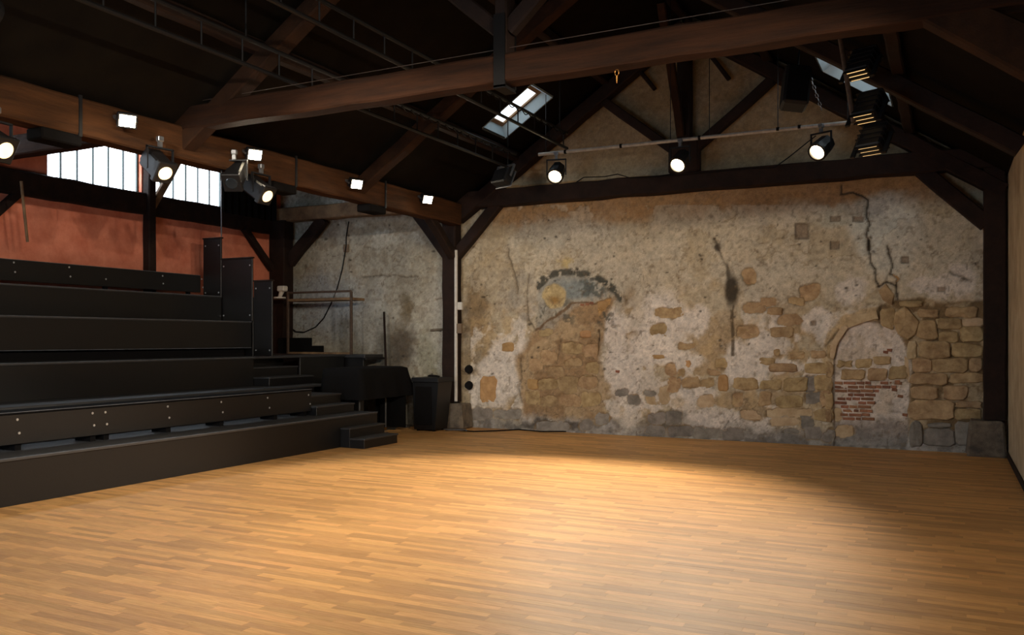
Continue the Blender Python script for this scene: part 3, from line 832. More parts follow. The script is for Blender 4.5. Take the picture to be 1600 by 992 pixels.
# long plate with the floodlights
plate = MB().timber((-8.13, YF + .02, 3.955), (-8.13, 13.86, 3.955), .26, .39, seed=50, jit=.008).build('plate_beam', M['beam_y'])
tag(plate, 'long brown plate beam above the seating, carrying the floodlights', 'beam')
for i, (u, v) in enumerate(((126, 170), (463, 258), (603, 295))):
    p = atX(u, v, -7.99)
    MB().box((-8.005, p.y - .018, 3.74), (-7.985, p.y + .018, 4.17)).build('iron_strap', M['black_metal'], plate)
    MB().box((-8.25, p.y - .42, 3.64), (-8.0, p.y + .03, 3.76), .015).build('sagging_cloth', M['felt'], plate)  # dark box standing for cloth that sags under the plate
# posts
def post(name, label, x, y, zb, zt, wd, dp, key, braces, seed, bkey=None):
    e = empty(name, (x, y, zb)); tag(e, label, 'post', 'timber posts')
    MB().timber((x, y, zb), (x, y, zt), wd, dp, (0, 1, 0), seed=seed).build('shaft', M[key], e)
    for i, (p, q, w_, h_) in enumerate(braces):
        MB().timber(p, q, w_, h_, seed=seed + 1 + i).build('brace', M[bkey or key], e)
    return e
post('timber_post', 'dark timber post on a stone plinth where the seating aisle meets the hall', -8.3, YT, .48, 4.07, .29, .24, 'beam_dark',
     [((-8.38, YT, 3.22), (-9.1, YT, 4.1), .16, .2), ((-8.2, YT, 3.22), (-7.32, YT, 4.12), .16, .2), ((-8.22, YT - .1, 3.2), (-8.18, 13.0, 3.85), .16, .16)], 60)
post('timber_post', 'dark timber post in the right back corner', .60, YT, .515, 4.06, .28, .26, 'beam_dark',
     [((.50, YT, 3.28), (-.36, YT, 4.14), .16, .22)], 70)
post('timber_post', 'dark timber post in the left back corner behind the metal stand', XL + .22, YT - .05, 1.2, 4.1, .4, .3, 'beam_dark',
     [((XL + .4, YT, 3.25), (XL + 1.3, YT, 4.1), .16, .24), ((XL + .1, YT - .2, 3.1), (XL + .1, YT - 1.0, 3.86), .14, .12)], 80)
post('timber_post', 'slim dark post between the red wall panels', XL + .092, 10.75, 1.3, 5.3, .17, .16, 'beam_dark',
     [((XL + .07, 10.8, 3.95), (XL + .07, 11.62, 5.25), .1, .13)], 90, 'beam_pale')
post('timber_post', 'dark post of the red wall at the left picture edge', XL + .092, 7.42, 1.3, 4.08, .17, .16, 'beam_dark',
     [((XL + .07, 7.5, 3.0), (XL + .07, 8.36, 3.86), .1, .13)], 95)
o = MB().timber((XL + .05, YF + .02, 4.015), (XL + .05, YB - .3, 4.015), .14, .37, seed=98, jit=.008).build('sill_rail', M['beam_dark'])
tag(o, 'dark timber rail under the frosted windows on the red wall', 'beam')
# stone plinths
def plinth(label, x0, x1, y0, y1, h, seed):
    rn = random.Random(seed); bm = bmesh.new()
    mb = MB().box((x0, y0, 0), (x1, y1, h), .03); 
    mb.v = [(x + (rn.uniform(-.02, .02) + (.05 if x > (x0+x1)/2 else -.05) * (1 - z / h)), y_ + rn.uniform(-.015, .015), z + (rn.uniform(-.015, .015) if z > .1 else 0)) for x, y_, z in mb.v]
    bm.free()
    o = mb.build('stone_plinth', M['plinth']); tag(o, label, 'plinth', 'stone plinths'); return o
plinth('rough stone plinth under the post beside the piano', -8.55, -7.95, 13.72, 14.16, .465, 1)
plinth('rough stone plinth under the right corner post', .28, .69, 13.8, 14.16, .50, 2)

# ------------------------------------------------------------------ seating tribune
YS = .6
tb = empty('seating_tribune', (-10, 6, 0))
tag(tb, 'stepped black wooden seating stand along the left wall', 'seating')
def bd(name, a, b, key='black_wood', ch=.004, parent=tb): return MB().box(a, b, ch).build(name, M[key], parent)
scr = MB().cyl((0, 0, 0), (.006, 0, 0), .014, 8).build('screw', M['screw']); scr_me = scr.data; bpy.data.objects.remove(scr)
def screws(parent, x, pts, face='x'):
    off = Vector((0, 0, 0)); p_ = parent
    while p_ is not None: off += p_.location; p_ = p_.parent
    for (y_, z_) in pts:
        l = (Vector((x, y_, z_)) if face == 'x' else Vector((y_, x, z_))) - off
        child('screw', scr_me, parent, l, (0, 0, 0) if face == 'x' else (0, 0, R(-90)))
# row 1
bd('riser', (-8.31, YS, 0), (-8.275, 11.6, .445))
bd('tread', (-9.58, YS, .445), (-8.26, 11.60, .475), 'black_tread')
# floating bench 1
s1 = bd('bench', (-8.79, YS, .545), (-8.75, 10.55, .86))
bd('seat_plank', (-9.12, YS, .86), (-8.74, 10.55, .885), 'felt', .004)
for u in (30, 147, 168, 265, 348, 432, 478):
    p = atX(u, 690 - u * .09, -8.77)
    MB().box((-9.05, p.y - .035, .47), (-8.79, p.y + .035, .87), 0).build('foot', M['felt'], tb)
S1S = [(27, 655.5), (30, 676.5), (144.5, 645.5), (147, 664.5), (164.5, 644), (167, 662.5), (262, 635), (264.5, 652.5), (345.5, 628), (348, 644), (418, 621.5), (421, 637), (482, 617), (484.5, 631)]
screws(s1, -8.752, [tuple(atX(u, v, -8.75))[1:] for u, v in S1S])
# row 2
bd('riser', (-9.60, YS, .445), (-9.56, 11.6, .86))
bd('tread', (-10.40, YS, .845), (-9.55, 12.10, .875), 'black_tread')
s2 = bd('bench', (-10.34, YS, .875), (-10.30, 10.95, 1.335))
bd('tread', (-11.0, YS, 1.325), (-10.28, 13.375, 1.355), 'black_tread')
bd('side_panel', (-10.34, 12.11, 0), (-10.30, 13.37, 1.325))
# row 3
bd('riser', (-10.70, 10.96, .875), (-10.66, 12.08, 1.325))
bd('riser', (-10.98, YS, 1.355), (-10.94, 11.4, 1.56), 'felt')
s3 = bd('bench', (-10.84, YS, 1.505), (-10.80, 11.43, 1.955))
bd('tread', (-11.56, YS, 1.93), (-10.79, 11.43, 1.958), 'black_tread')
# row 4
s4 = bd('bench', (-11.54, YS, 1.965), (-11.50, 11.43, 2.40))
bd('tread', (-12.06, YS, 2.385), (-11.49, 11.43, 2.412), 'black_tread')
# back board
s5 = bd('back_board', (-12.04, YS, 2.49), (-12.0, 11.43, 2.80))
for y_ in (1.5, 3.5, 5.5, 7.5, 9.5, 11.2): bd('back_post', (-12.1, y_ - .03, 2.40), (-12.04, y_ + .03, 2.78), 'felt', 0)
screws(s5, -12.002, [tuple(atX(u, v, -12.0))[1:] for u, v in [(21.5, 410), (23.5, 425), (108, 417.5), (110, 432), (165.5, 436), (254, 431), (255, 443), (315, 436), (317, 449)]])
for x, y1, z in ((-8.26, 11.60, .4755), (-8.74, 10.55, .8855), (-10.28, 10.95, 1.3555), (-10.79, 11.43, 1.9585), (-11.49, 11.43, 2.4125), (-12.0, 11.43, 2.8)):
    MB().box((x - .012, YS, z - .006), (x + .003, y1, z + .001)).build('edge_strip', M['edge'], tb)  # lighter grey strip along the top front edge of each board
MB().box((-10.812, YS, 1.499), (-10.797, 11.43, 1.507)).build('edge_strip', M['edge'], tb)
# stepped end panels facing the hall
def endp(x0, x1, z0, z1, y_=11.44):
    p = bd('end_panel', (x0, y_, z0), (x1, y_ + .03, z1))
    bd('panel_cap', (x0 - .01, y_ - .012, z1), (x1 + .01, y_ + .05, z1 + .025), 'beam_dark', .003, p)
    screws(p, y_ - .004, [(x0 + .06, z0 + .1), (x1 - .05, z0 + .1), (x0 + .06, z1 - .12), (x1 - .05, z1 - .12)], 'y')
    return p
endp(-11.95, -11.52, 2.38, 3.44); endp(-11.52, -10.80, 1.97, 3.06, 11.45); endp(-10.78, -10.36, 1.36, 2.65, 11.46)
# underside closed at the end of the rows
bd('side_panel', (-9.56, 11.60, 0), (-8.29, 11.63, .445)); bd('side_panel', (-10.38, 12.07, 0), (-9.58, 12.10, .845))
bd('side_panel', (-12.4, 11.49, 1.355), (-10.82, 11.52, 2.38))
# steps of the aisle
for x0, x1, y0, y1, z0, z1 in ((-8.10, -7.83, 10.65, 11.53, 0, .15), (-8.272, -8.10, 10.65, 11.56, 0, .30), (-8.98, -8.66, 10.56, 11.5, .475, .615),
                               (-9.56, -8.97, 10.70, 11.55, .475, .76), (-10.36, -9.97, 10.96, 12.06, .875, 1.02), (-10.66, -10.35, 10.98, 12.10, .875, 1.18)):
    st = bd('step', (x0, y0, z0), (x1, y1, z1 - .025))
    bd('step_tread', (x0, y0 - .01, z1 - .025), (x1 + .015, y1 + .01, z1), 'black_tread', .004, st)

# ------------------------------------------------------------------ landing with metal stand
ld = empty('landing_platform', (-11, 13.8, 0)); tag(ld, 'black raised landing at the back end of the seating, under the metal stand', 'platform')
bd('deck', (-12.14, 13.40, 1.30), (-9.84, 14.0, 1.36), 'black_tread', .005, ld)
bd('front_panel', (-12.14, 13.44, 0), (-9.9, 13.48, 1.30), 'black_wood', .004, ld)
bd('deck_edge', (-9.88, 13.38, 1.26), (-9.80, 14.0, 1.30), 'black_wood', .004, ld)
stp = empty('box_steps', (-11.8, 13.75, 1.36)); tag(stp, 'small black box steps against the grey wall behind the metal stand', 'steps')
bd('step', (-12.14, 13.6, 1.36), (-11.25, 13.95, 1.52), 'felt', .004, stp); bd('step', (-12.14, 13.6, 1.52), (-11.55, 13.95, 1.68), 'felt', .004, stp)
rk = empty('metal_stand', (-10.95, 13.45, 1.36)); tag(rk, 'thin brown steel stand with a wooden shelf on the landing', 'stand')
xa, xb, ya, yb = -11.72, -10.17, 13.42, 13.80
for x in (xa, xb):
    for y_ in (ya,):
        MB().box((x - .022, y_ - .022, 1.36), (x + .022, y_ + .022, 2.60 if x == xa else 2.56), .004).build('leg', M['rust'], rk)
for y_ in (ya,): MB().box((xa, y_ - .018, 2.55), (xb, y_ + .018, 2.59), .004).build('top_rail', M['rust'], rk)
MB().box((xa - .02, ya - .02, 2.40), (xb + .02, yb + .02, 2.45), .004).build('shelf', M['beam_pale'], rk)
MB().box((xa, ya - .02, 1.362), (xb, ya + .02, 1.40), .004).build('bottom_rail', M['beam_pale'], rk)
lp = empty('white_lamp', atY(437, 464, 13.42)); tag(lp, 'small white clip lamp at the left end of the metal stand', 'lamp')
c = lp.location
MB().cyl(c + Vector((0,0,-.03)), c + Vector((0,0,0)), .12, 12).build('lamp_base', M['white_plastic'], lp)
MB().cyl(c, c + Vector((.06,0,.12)), .035, 10, .05).build('lamp_neck', M['white_plastic'], lp)
MB().box(c + Vector((-.02,-.07,.11)), c + Vector((.16,.07,.22)), .02).build('lamp_head', M['white_plastic'], lp)
MB().box(c + Vector((-.2,-.06,-.05)), c + Vector((.14,.06,-.03)), .003).build('mount', M['rust'], lp)
o = MB().cyl(atY(600, 487, 13.9), Vector((-9.68, 13.93, 0)), .022, 8).build('wooden_pole', M['beam_dark']); tag(o, 'thin dark pole leaning upright behind the covered piano', 'pole')
cb = [atY(u, v, YB - .05) for u, v in ((545,346),(541,370),(541,384),(535,420),(527,450),(517,475),(506,497),(493,511),(475,519),(462,518),(452,510))]
o = MB().tube(cb, .012).build('hanging_cable', M['cable']); tag(o, 'black cable hanging in a loop down the grey aisle wall', 'cable')
p = atY(541, 388, YB - .03); o = MB().box(p - Vector((.06, .02, .08)), p + Vector((.06, .01, .08)), .006).build('junction_box', M['paper']); tag(o, 'small brown junction box high on the grey aisle wall', 'junction box')
p, q = atY(673, 516, YB - .02), atY(700, 514, YB - .02); o = MB().cyl(p, q, .025, 8).build('wall_pipe', M['plinth']); tag(o, 'short pale pipe stub on the wall beside the dark post', 'pipe')
p, q = atX(33, 283, -11.9), atX(43, 378, -11.9); o = MB().cyl(p, q, .02, 8).build('wooden_stick', M['beam_pale']); tag(o, 'pale wooden stick hanging against the red wall at the left edge', 'stick')
p, q = Vector((-11.5, 11.45, 3.46)), atY(349, 240, 11.45); o = MB().cyl((-11.53, 11.46, 3.44), (-11.53, 11.46, q.z), .012, 8).build('steel_rod', M['grey_metal']); tag(o, 'thin steel rod rising from the tallest end panel', 'rod')
# dark sheet added for the corner shadow beside the second window
mb = MB(); V = []; n = 40
for i in range(n + 1):
    y_ = 12.22 + i * (13.7 - 12.22) / n; x = -12.30 + .035 * math.sin(i * 1.3)
    V += [(x, y_, 4.06), (x, y_, 5.2), (x - .01, y_, 4.06), (x - .01, y_, 5.2)]
Fs = []
for i in range(n): Fs += [(4*i, 4*i+4, 4*i+5, 4*i+1), (4*i+2, 4*i+3, 4*i+7, 4*i+6), (4*i+1, 4*i+5, 4*i+7, 4*i+3), (4*i, 4*i+2, 4*i+6, 4*i+4)]
o = mb.add(V, Fs).build('corner_shadow_sheet', M['black_cloth']); tag(o, 'added dark sheet for the corner shadow beside the far frosted window', 'dark sheet')

# ------------------------------------------------------------------ covered piano, speaker, cables
pn = empty('covered_piano', (-9.1, 12.55, 0)); tag(pn, 'piano-sized instrument hidden under a black cloth cover beside the steps', 'piano')
def ring(x0, x1, y0, y1, z, r, wob, seed, n=56):
    rn = random.Random(seed); pts = []; per = 2 * ((x1-x0) + (y1-y0))
    for i in range(n):
        d = per * i / n
        if d < x1-x0: p_ = Vector((x0+d, y0, z)); nv = Vector((0,-1,0))
        elif d < x1-x0+y1-y0: p_ = Vector((x1, y0+d-(x1-x0), z)); nv = Vector((1,0,0))
        elif d < 2*(x1-x0)+y1-y0: p_ = Vector((x1-(d-(x1-x0)-(y1-y0)), y1, z)); nv = Vector((0,1,0))
        else: p_ = Vector((x0, y1-(d-2*(x1-x0)-(y1-y0)), z)); nv = Vector((-1,0,0))
        pts.append(p_ + nv * wob * (.6 * math.sin(i * 1.25) + .4 * math.sin(i * .7 + 1)))
    return pts
px0, px1, py0, py1 = -9.52, -8.74, 11.78, 13.36
R_ = [ring(px0+.08, px1-.08, py0+.08, py1-.25, 1.165, 0, 0, 1), ring(px0, px1, py0, py1-.17, 1.14, 0, .003, 1), ring(px0-.01, px1+.01, py0-.01, py1-.12, 1.0, 0, .012, 1),
      ring(px0-.02, px1+.03, py0-.03, py1, .8, 0, .022, 1), ring(px0-.03, px1+.04, py0-.04, py1+.03, .635, 0, .034, 1)]
V = []; Fs = []; n = 56
for r_ in R_: V += r_
for k in range(4): Fs += [(k*n+i, k*n+(i+1)%n, (k+1)*n+(i+1)%n, (k+1)*n+i) for i in range(n)]
Fs.append(tuple(reversed(range(n))))
MB().add(V, Fs).build('cover', M['black_cloth'], pn, smooth=True)
MB().box((px0+.06, py0+.06, .62), (px1-.06, py1-.15, 1.12), .02).build('case', M['black_wood'], pn)
for x, y_ in ((px0+.18, py0+.2), (px1-.18, py0+.2), (px0+.38, py1-.3)):
    lg = MB().timber((x, y_, .06), (x, y_, .63), .14, .14, (0,1,0), jit=0, seg=2).build('leg', M['black_wood'], pn)
    MB().cyl((x-.02, y_, .035), (x+.02, y_, .035), .035, 10).build('caster', M['brass'], lg)
MB().box((-9.2, 12.1, .12), (-9.05, 12.2, .64), .01).build('pedal_lyre', M['black_wood'], pn)
MB().box((px0+.1, py1-.2, .05), (px1-.05, py1-.14, .66), .005).build('lower_drape', M['black_cloth'], pn)
sp = empty('loudspeaker', (-8.42, 13.45, 0)); tag(sp, 'black loudspeaker cabinet between the covered piano and the stone plinth', 'loudspeaker')
V = [(-8.60, 13.2, .03), (-8.16, 13.2, .03), (-8.16, 13.62, .03), (-8.60, 13.62, .03), (-8.62, 13.18, .88), (-8.08, 13.18, .88), (-8.08, 13.66, .88), (-8.62, 13.66, .88)]
MB().add(V, [(3,2,1,0),(4,5,6,7),(0,1,5,4),(1,2,6,5),(2,3,7,6),(3,0,4,7)]).build('cabinet', M['black_wood'], sp)
MB().box((-8.63, 13.14, .88), (-8.06, 13.68, .96), .01).build('top_tray', M['black_metal'], sp)
MB().box((-8.56, 13.17, .12), (-8.22, 13.19, .80), .004).build('grille', M['felt'], sp)
for x in (-8.55, -8.22):
    for y_ in (13.26, 13.56): MB().cyl((x, y_, 0), (x, y_, .035), .03, 8).build('rubber_foot', M['felt'], sp)
def coil(name, label, c, r, turns, flat, key, rad=.009, seed=0):
    rn = random.Random(seed); pts = []
    for i in range(turns * 14 + 1):
        t = 2 * math.pi * i / 14; rr_ = r * (1 + .15 * math.sin(t * .37 + seed))
        pts.append(Vector(c) + Vector((math.cos(t) * rr_, math.sin(t) * rr_ * flat, .012 + .006 * (i // 14) + .02 * abs(math.sin(t * .5 + seed)))))
    o = MB().tube(pts, rad, 6).build(name, M[key]); return tag(o, label, 'cable')
coil('cable_coil', 'black cable coiled on top of the loudspeaker', (-8.32, 13.42, .955), .10, 3, .8, 'cable')
coil('cable_coil', 'pale cable coiled on the floor in front of the stone plinth', (-7.86, 13.40, 0), .2, 3, .55, 'grey_metal', .008, 2)
fc = [atZ(u, v, .012) for u, v in ((712, 672), (740, 674), (775, 673), (810, 671), (845, 674), (890, 674))]
o = MB().tube(fc, .012).build('floor_cable', M['cable']); tag(o, 'black cable lying on the floor along the foot of the old wall', 'cable')
for i, (u, v, lab) in enumerate(((575, 669, 'tangled silver plugs on the floor under the piano, nearest the steps'), (630, 667, 'tangled silver plugs on the floor under the middle of the piano'), (671, 667, 'small silver adaptor lying beside the loudspeaker'))):
    p = atZ(u, v, .02); e = empty('plug_bundle', (p.x, p.y, 0)); tag(e, lab, 'plugs')
    rn = random.Random(i)
    for k in range(4 if i < 2 else 2):
        a = p + Vector((rn.uniform(-.15, .15), rn.uniform(-.05, .05), 0)); MB().cyl(a, a + Vector((rn.uniform(-.06, .06), .03, rn.uniform(.0, .05))), .018, 8).build('plug', M['grey_metal'], e)
# conduit on the post
cd = empty('cable_conduit', (-8.13, 13.88, .5)); tag(cd, 'white cable conduit with two small boxes running up the dark post', 'conduit')
MB().box((-8.15, 13.86, .50), (-8.10, 13.90, 3.30), .004).build('duct', M['white_plastic'], cd)
for u, v, s_ in ((719, 478, .07), (718, 513, .09)):
    p = atY(u, v, 13.87); MB().box((p.x - .05, 13.84, p.z - s_), (p.x + .05, 13.9, p.z + s_), .006).build('switch_box', M['white_plastic'] if v < 500 else M['paper'], cd)
for i, (u, v, lab) in enumerate(((733, 577, 'black cable reel hanging beside the white conduit, upper one'), (733, 602, 'black cable reel hanging beside the white conduit, lower one'))):
    p = atY(u, v, YB - .08); o = MB().cyl(p, p + Vector((0, -.07, 0)), .085, 12, .06).build('cable_reel', M['cable']); tag(o, lab, 'cable reel', 'cable reels')

# ------------------------------------------------------------------ rigging: ladder bars, pipe, wire, hook
def ladder_bar(label, x, z0, z1, ya, yb, loops=True):
    e = empty('lighting_ladder_bar', (x, (ya + yb) / 2, z0)); tag(e, label, 'lighting bar', 'lighting ladder bars')
    MB().cyl((x, ya, z1), (x, yb, z1), .024, 8).build('top_chord', M['black_metal'], e)
    MB().cyl((x, ya, z0), (x, yb, z0), .024, 8).build('bottom_chord', M['black_metal'], e)
    y_ = ya + .2
    while y_ < yb:
        MB().cyl((x, y_, z0), (x, y_, z1), .010, 6).build('rung', M['black_metal'], e); y_ += .55
    for y_ in (ya + .6, (ya + yb) / 2, yb - .3):
        MB().cyl((x, y_, z1), (x, y_, roof_z(x)), .010, 6).build('hanger', M['black_metal'], e)
    if loops:
        pts = []; y_ = max(ya, 9.5)
        while y_ < yb - .1: pts.append((x + .03, y_, z1 - .02 - .05 * abs(math.sin(y_ * 14)))); y_ += .045
        MB().tube(pts, .008, 5).build('cable', M['cable'], e)
    return e
ladder_bar('black ladder-shaped lighting bar low under the left roof slope', -6.5, 4.50, 4.77, .5, 13.1)
ladder_bar('black ladder-shaped lighting bar crossing in front of the left skylight', -5.5, 4.74, 4.98, .5, 12.95)
pipe = empty('lighting_pipe', (-3.6, 13.0, 4.69)); tag(pipe, 'long grey lighting pipe in front of the gable wall', 'lighting bar')
MB().cyl((-6.03, 13.0, 4.70), (-1.15, 13.0, 4.69), .028, 10).build('tube', M['pipe'], pipe)
for x in (-5.9, -3.8, -3.2, -2.2, -1.25): MB().cyl((x, 13.0, 4.70), (x, 13.0, roof_z(x)), .007, 6).build('hanger', M['black_metal'], pipe)
for x in (-5.55, -4.6, -3.35, -2.2, -1.9): MB().cyl((x - .02, 13.0, 4.70), (x + .02, 13.0, 4.70), .034, 10).build('tape_band', M['felt'], pipe)
o = MB().cyl((XL + 3.0, YN - .02, 4.43), (XR - .3, YN - .02, 4.455), .004, 6).build('steel_wire', M['rust']); tag(o, 'thin steel wire stretched just above the nearest tie beam', 'wire')
hk = empty('brass_hook', (-2.68, YN + .02, 4.1)); tag(hk, 'small brass hook hanging under the tie beam', 'hook')
c = hk.location
MB().tube([c + Vector((.018 * math.sin(t), 0, -.03 - .03 * math.cos(t))) for t in [i * .52 for i in range(13)]], .0035).build('eye', M['brass'], hk)
MB().cyl(c + Vector((0,0,-.06)), c + Vector((0,0,-.125)), .009, 8, .004).build('shank', M['brass'], hk)
cb = [atY(u, v, 13.75) for u, v in ((900,285),(912,277),(945,276),(965,272),(985,278),(1010,277),(1100,270),(1180,263),(1210,262),(1232,246),(1262,222),(1275,212))]
o = MB().tube(cb, .009).build('lamp_cable', M['cable']); tag(o, 'thin black lamp cable running along the top of the back tie beam', 'cable')

# ------------------------------------------------------------------ lamps
def mesh_of(mb, name, m, smooth=False):
    o = mb.build(name, m, smooth=smooth); d = o.data; bpy.data.objects.remove(o); return d
def octo(y0, y1, r0, r1, n=8):
    V = [(r * math.cos(2*math.pi*(i+.5)/n), y_, r * math.sin(2*math.pi*(i+.5)/n)) for y_, r in ((y0, r0), (y1, r1)) for i in range(n)]
    return V, [(i, (i+1)%n, n+(i+1)%n, n+i) for i in range(n)] + [tuple(range(n)), tuple(range(n, 2*n))]
mb = MB(); mb.add(*octo(-.18, .10, .12, .14)); mb.add(*octo(-.22, -.18, .08, .11))
ME_HEAD = mesh_of(mb, 'head', M['black_metal'])
mb = MB(); mb.box((-.10, -.26, -.11), (.10, .10, .11), .02); mb.box((-.115, .06, -.125), (.115, .13, .125), .01); mb.box((-.08, -.30, -.08), (.08, -.26, .08), .015)
ME_BOX = mesh_of(mb, 'head', M['black_metal'])
ME_LENS = mesh_of(MB().cyl((0, .10, 0), (0, .118, 0), .105, 20, .09), 'lens', M['lens'])
ME_LENSD = mesh_of(MB().cyl((0, .12, 0), (0, .142, 0), .088, 20, .07), 'lens', M['lens_dim'])
ME_LENSO = mesh_of(MB().cyl((0, .12, 0), (0, .142, 0), .088, 20, .07), 'lens', M['lens_off'])
mb = MB()
for i in range(20):
    a, b = 2*math.pi*i/20, 2*math.pi*(i+1)/20
    V = [(r*math.cos(t), y_, r*math.sin(t)) for t in (a, b) for r, y_ in ((.106, .09), (.135, .09), (.135, .135), (.106, .135))]
    mb.add(V, [(0,1,5,4),(1,2,6,5),(2,3,7,6),(3,0,4,7)])
ME_RING = mesh_of(mb, 'lens_ring', M['black_metal'])
mb = MB().box((-.165, -.015, -.03), (-.15, .015, .22)).box((.15, -.015, -.03), (.165, .015, .22)).box((-.165, -.015, .21), (.165, .015, .228))
ME_YOKE = mesh_of(mb, 'yoke', M['black_metal'])
mb = MB().box((-.02, -.02, .228), (.02, .02, .30)).box((-.035, -.03, .29), (.035, .03, .35), .008)
ME_CLAMP = mesh_of(mb, 'clamp', M['grey_metal'])
mb = MB().box((-.13, .13, .10), (.13, .25, .106))
ME_DOOR = mesh_of(mb, 'barn_door', M['black_metal'])
def lamp(label, loc, direction, power, style='round', angle=60, lit=True, group='stage spotlights', name='stage_spotlight', blend=.6, squash=1, doors=0):
    d = Vector(direction).normalized(); yaw = math.atan2(-d.x, d.y); tilt = math.asin(d.z)
    e = empty(name, loc, (0, 0, yaw)); tag(e, label, 'spotlight', group)
    h = child('head', ME_HEAD if style == 'round' else ME_BOX, e, (0, 0, 0), (tilt, 0, 0))
    child('lens', ME_LENS if style == 'round' else (ME_LENSD if lit else ME_LENSO), h)
    if style == 'round': child('lens_ring', ME_RING, h)
    for k in range(doors): child('barn_door', ME_DOOR, h, (0, 0, 0), (0, R(90 * k), 0))
    child('yoke', ME_YOKE, e); child('clamp', ME_CLAMP, e)
    if power:
        l = spot_light(h, power, angle, (0, .16, 0), (R(90), 0, 0), blend=blend)
        l.scale = (1, squash, 1)        # shutters pulled in above and below
    return e
# three on the grey pipe in front of the gable
for x, lab, tx in ((-5.70, 'lit spotlight on the grey pipe, nearest the left skylight', -4.6), (-3.64, 'lit spotlight on the grey pipe, below the king post', -4.4), (-1.60, 'lit spotlight on the grey pipe, nearest the louvred lamps', -4.3)):
    lamp(lab, (x, 12.97, 4.36), (tx - x, 7.2 - 12.97, -4.36), P_BAR, angle=70, blend=.6, group='spotlights on the grey pipe')
# box spots under the plate
lamp('box spotlight in front of the frosted windows, angled down to the right', atX(250, 262, -7.86), (.75, -.12, -.55), P_SIDE, 'box', 55, group='box spotlights under the plate beam')
lamp('box spotlight hung from the plate beam right of the frosted windows', atX(408, 299, -7.86), (.75, .0, -.5), P_SIDE, 'box', 55, group='box spotlights under the plate beam')
lamp('box spotlight cut off by the left picture edge', atX(-6, 226, -7.86), (.8, .1, -.45), P_SIDE, 'box', 55, group='box spotlights under the plate beam')
e = lamp('cluster of clamps shaped as a small unlit spotlight between window and box spotlight on the plate', atX(366, 278, -7.95), (.3, -.6, -.6), 0, 'box', 55, lit=False, group='box spotlights under the plate beam')  # clamp cluster built from the unlit spotlight meshes
# two assumed on the near bars, aimed at the end wall (nearer than the picture shows), a third added to brighten its right part
for x, y_, z, t, pw, an, lab in ((-5.5, 4.0, 4.44, (-5.0, 14, 1.9), P_ADDED, 60, 'assumed unseen spotlight on the near end of the upper ladder bar, aimed at the old wall'),
                                 (-6.5, 4.0, 4.20, (-9.6, 14, 2.1), P_ADDED * .7, 52, 'assumed unseen spotlight on the near end of the low ladder bar, aimed at the aisle wall'),
                                 (-5.5, 3.2, 4.44, (-.9, 14, 2.1), P_ADDED * .8, 46, 'unseen spotlight added behind the first one on the upper ladder bar to brighten the bricked arch')):
    lamp(lab, (x, y_, z - .04), (t[0] - x, t[1] - y_, t[2] - z), pw, angle=an, blend=.6, squash=.5, group='unseen added spotlights aimed at the end wall')
# halogen floods on the plate
ME_FH = mesh_of(MB().box((-.09, -.09, -.07), (.09, .02, .07), .012).box((-.10, .01, -.08), (.10, .035, .08), .006), 'housing', M['black_metal'])
ME_FG = mesh_of(MB().box((-.08, .034, -.06), (.08, .040, .06)), 'glass', M['halogen'])
ME_FB = mesh_of(MB().box((-.115, -.02, -.012), (-.102, .0, .012)).box((.102, -.02, -.012), (.115, .0, .012)).box((-.115, -.14, -.012), (-.105, -.0, .012)).box((.105, -.14, -.012), (.115, -.0, .012)).box((-.115, -.15, -.012), (.115, -.14, .012)), 'bracket', M['grey_metal'])
for i, (u, v, lab) in enumerate(((198, 188, 'halogen floodlight on the plate beam above the frosted windows'), (397, 241, 'halogen floodlight on the plate beam, second from the left edge'),
                                 (556, 287, 'halogen floodlight on the plate beam at the foot of the middle rafter'), (667, 311, 'halogen floodlight on the plate beam nearest the end wall'))):
    p = atX(u, v, -7.84); d = Vector((.80, -.42, -.42)).normalized()
    e = empty('halogen_floodlight', p, aim(d)); tag(e, lab, 'floodlight', 'halogen floodlights on the plate beam')
    child('housing', ME_FH, e); child('glass', ME_FG, e); child('bracket', ME_FB, e)
    spot_light(e, P_FLOOD, 165, (0, .06, 0), (R(90), 0, 0), blend=1, size=.05)

for i, (y_, d, lab) in enumerate(((-.6, (-1, .42, -.22), 'assumed halogen floodlight on the right wall, farthest behind the viewer'), (1.6, (-1, .50, -.22), 'assumed halogen floodlight on the right wall beside the viewer'),
                                 (3.5, (-1, .58, -.22), 'assumed halogen floodlight on the right wall, second before the near truss'), (5.3, (-1, .62, -.22), 'assumed halogen floodlight on the right wall, last before the near truss'))):
    p = Vector((XR - .16, y_, 3.86)); dv = Vector(d).normalized()  # unseen floods, assumed from the light on the red wall and aisle
    e = empty('halogen_floodlight', p, aim(dv)); tag(e, lab, 'floodlight', 'assumed halogen floodlights on the right wall')
    child('housing', ME_FH, e); child('glass', ME_FG, e); child('bracket', ME_FB, e)
    MB().box((-.16, .03, .062), (.16, .26, .066)).build('added_visor', M['black_metal'], e, local=True)  # unseen flap added to keep the flood off the roof timbers
    spot_light(e, P_RIGHT, 84, (0, .06, 0), (R(90), 0, 0), blend=.7, size=.03)

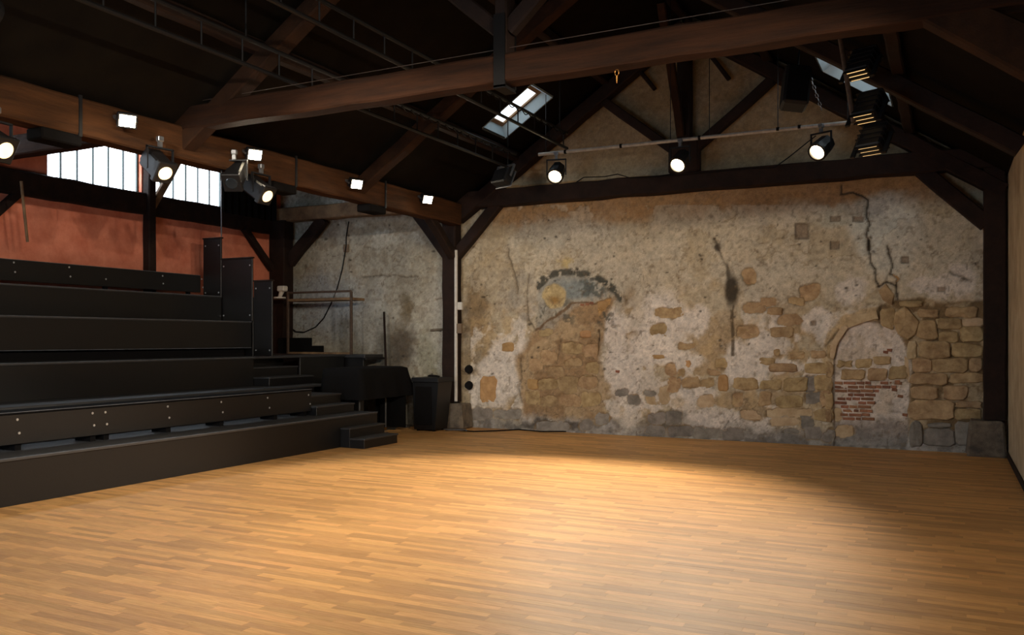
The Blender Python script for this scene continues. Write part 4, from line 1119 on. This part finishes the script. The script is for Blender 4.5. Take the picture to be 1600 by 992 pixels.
# cluster of louvred lamps on a boom at the right
bm_ = empty('lamp_boom', (-.97, 10.0, 4.4)); tag(bm_, 'leaning grey boom pipe carrying the louvred lamps under the right roof slope', 'lighting bar')
MB().cyl((-1.06, 10.0, 5.08), (-.90, 10.0, 3.98), .026, 10).build('tube', M['rust'], bm_)
MB().cyl((-1.06, 10.0, 5.0), (-1.06, 10.0, 5.05), .05, 10).build('collar', M['grey_metal'], bm_)
mb = MB().box((-.14, -.30, -.09), (.14, .05, .09), .02)
for k in range(4): mb.box((-.15, -.26 + k * .07, -.10), (.15, -.25 + k * .07, .10))
ME_LV = mesh_of(mb, 'head', M['black_metal'])
ME_SLIT = mesh_of(MB().box((-.10, .051, -.004), (.10, .062, .004)), 'louvre_slit', M['filament'])
ME_LOUV = mesh_of(MB().box((-.13, .05, -.003), (.13, .085, .003)), 'louvre', M['black_metal'])
for i, (u, v, lab) in enumerate(((1340, 112, 'topmost black louvred lamp on the boom'), (1350, 180, 'middle black louvred lamp on the boom'), (1358, 230, 'lowest black louvred lamp on the boom'))):
    p = atY(u, v, 10.0); d = Vector((-.22, -.50, -.80)).normalized()
    e = empty('louvred_lamp', p + Vector((.02, 0, .0)), aim(d)); tag(e, lab, 'spotlight', 'louvred lamps on the boom')
    h = child('head', ME_LV, e)
    for k in range(3):
        child('louvre_slit', ME_SLIT, h, (0, 0, -.055 + .055 * k)); child('louvre', ME_LOUV, h, (0, 0, -.03 + .055 * k))
    q = Vector((-1.0 + (4.6 - p.z) * .15, 10.0, p.z + .12)) - p
    arm = MB().cyl(Vector((0, -.12, 0)), Matrix(e.rotation_euler.to_matrix()).transposed() @ q, .014, 8); arm.build('arm', M['black_metal'], e, local=True)
    MB().box((-.20, -.16, -.012), (-.155, .12, .012)).box((.155, -.16, -.012), (.20, .12, .012)).box((-.20, -.175, -.012), (.20, -.155, .012)).build('yoke', M['black_metal'], e, local=True)
# black loudspeaker and chain under the right slope
c = atY(1243, 138, 11.5)
e = empty('hanging_loudspeaker', c, (R(-12), R(8), R(20))); tag(e, 'dark loudspeaker hanging beside the gable, left of the louvred lamps', 'loudspeaker')
MB().box((-.16, -.14, -.27), (.16, .14, .27), .03).build('cabinet', M['black_metal'], e, local=True)
MB().box((-.13, -.155, -.24), (.13, -.14, .24), .005).build('grille', M['felt'], e, local=True)
MB().cyl((0, 0, .27), (0, .03, .62), .012, 8).build('hanger', M['black_metal'], e, local=True)
e = empty('steel_chain', atY(1262, 108, 12.6)); tag(e, 'short steel chain catching daylight above the right pipe spotlight', 'chain')
a, b = atY(1262, 108, 12.6), atY(1284, 172, 12.6)
for k in range(10):
    p = a + (b - a) * (k + .5) / 10; dv = (b - a).normalized() * .032; sd = Vector((0, .016, 0)) if k % 2 else Vector((.014, 0, .004))
    MB().tube([p + dv, p + dv * .6 + sd, p - dv * .6 + sd, p - dv, p - dv * .6 - sd, p + dv * .6 - sd, p + dv], .006, 5).build('link', M['grey_metal'], e)
# flood hanging from the low ladder bar, unlit
c = atX(785, 277, -6.55)
e = empty('unlit_floodlight', c, (R(-25), 0, R(-20))); tag(e, 'unlit dark flood lamp hanging from the far end of the low ladder bar', 'floodlight')
MB().box((-.17, -.08, -.13), (.17, .08, .13), .02).build('housing', M['black_metal'], e, local=True)
MB().box((-.185, .08, -.145), (.185, .10, .145), .006).build('front_frame', M['grey_metal'], e, local=True)
MB().box((-.20, -.02, .0), (-.185, .02, .22)).box((.185, -.02, .0), (.20, .02, .22)).box((-.20, -.02, .21), (.20, .02, .225)).build('yoke', M['grey_metal'], e, local=True)
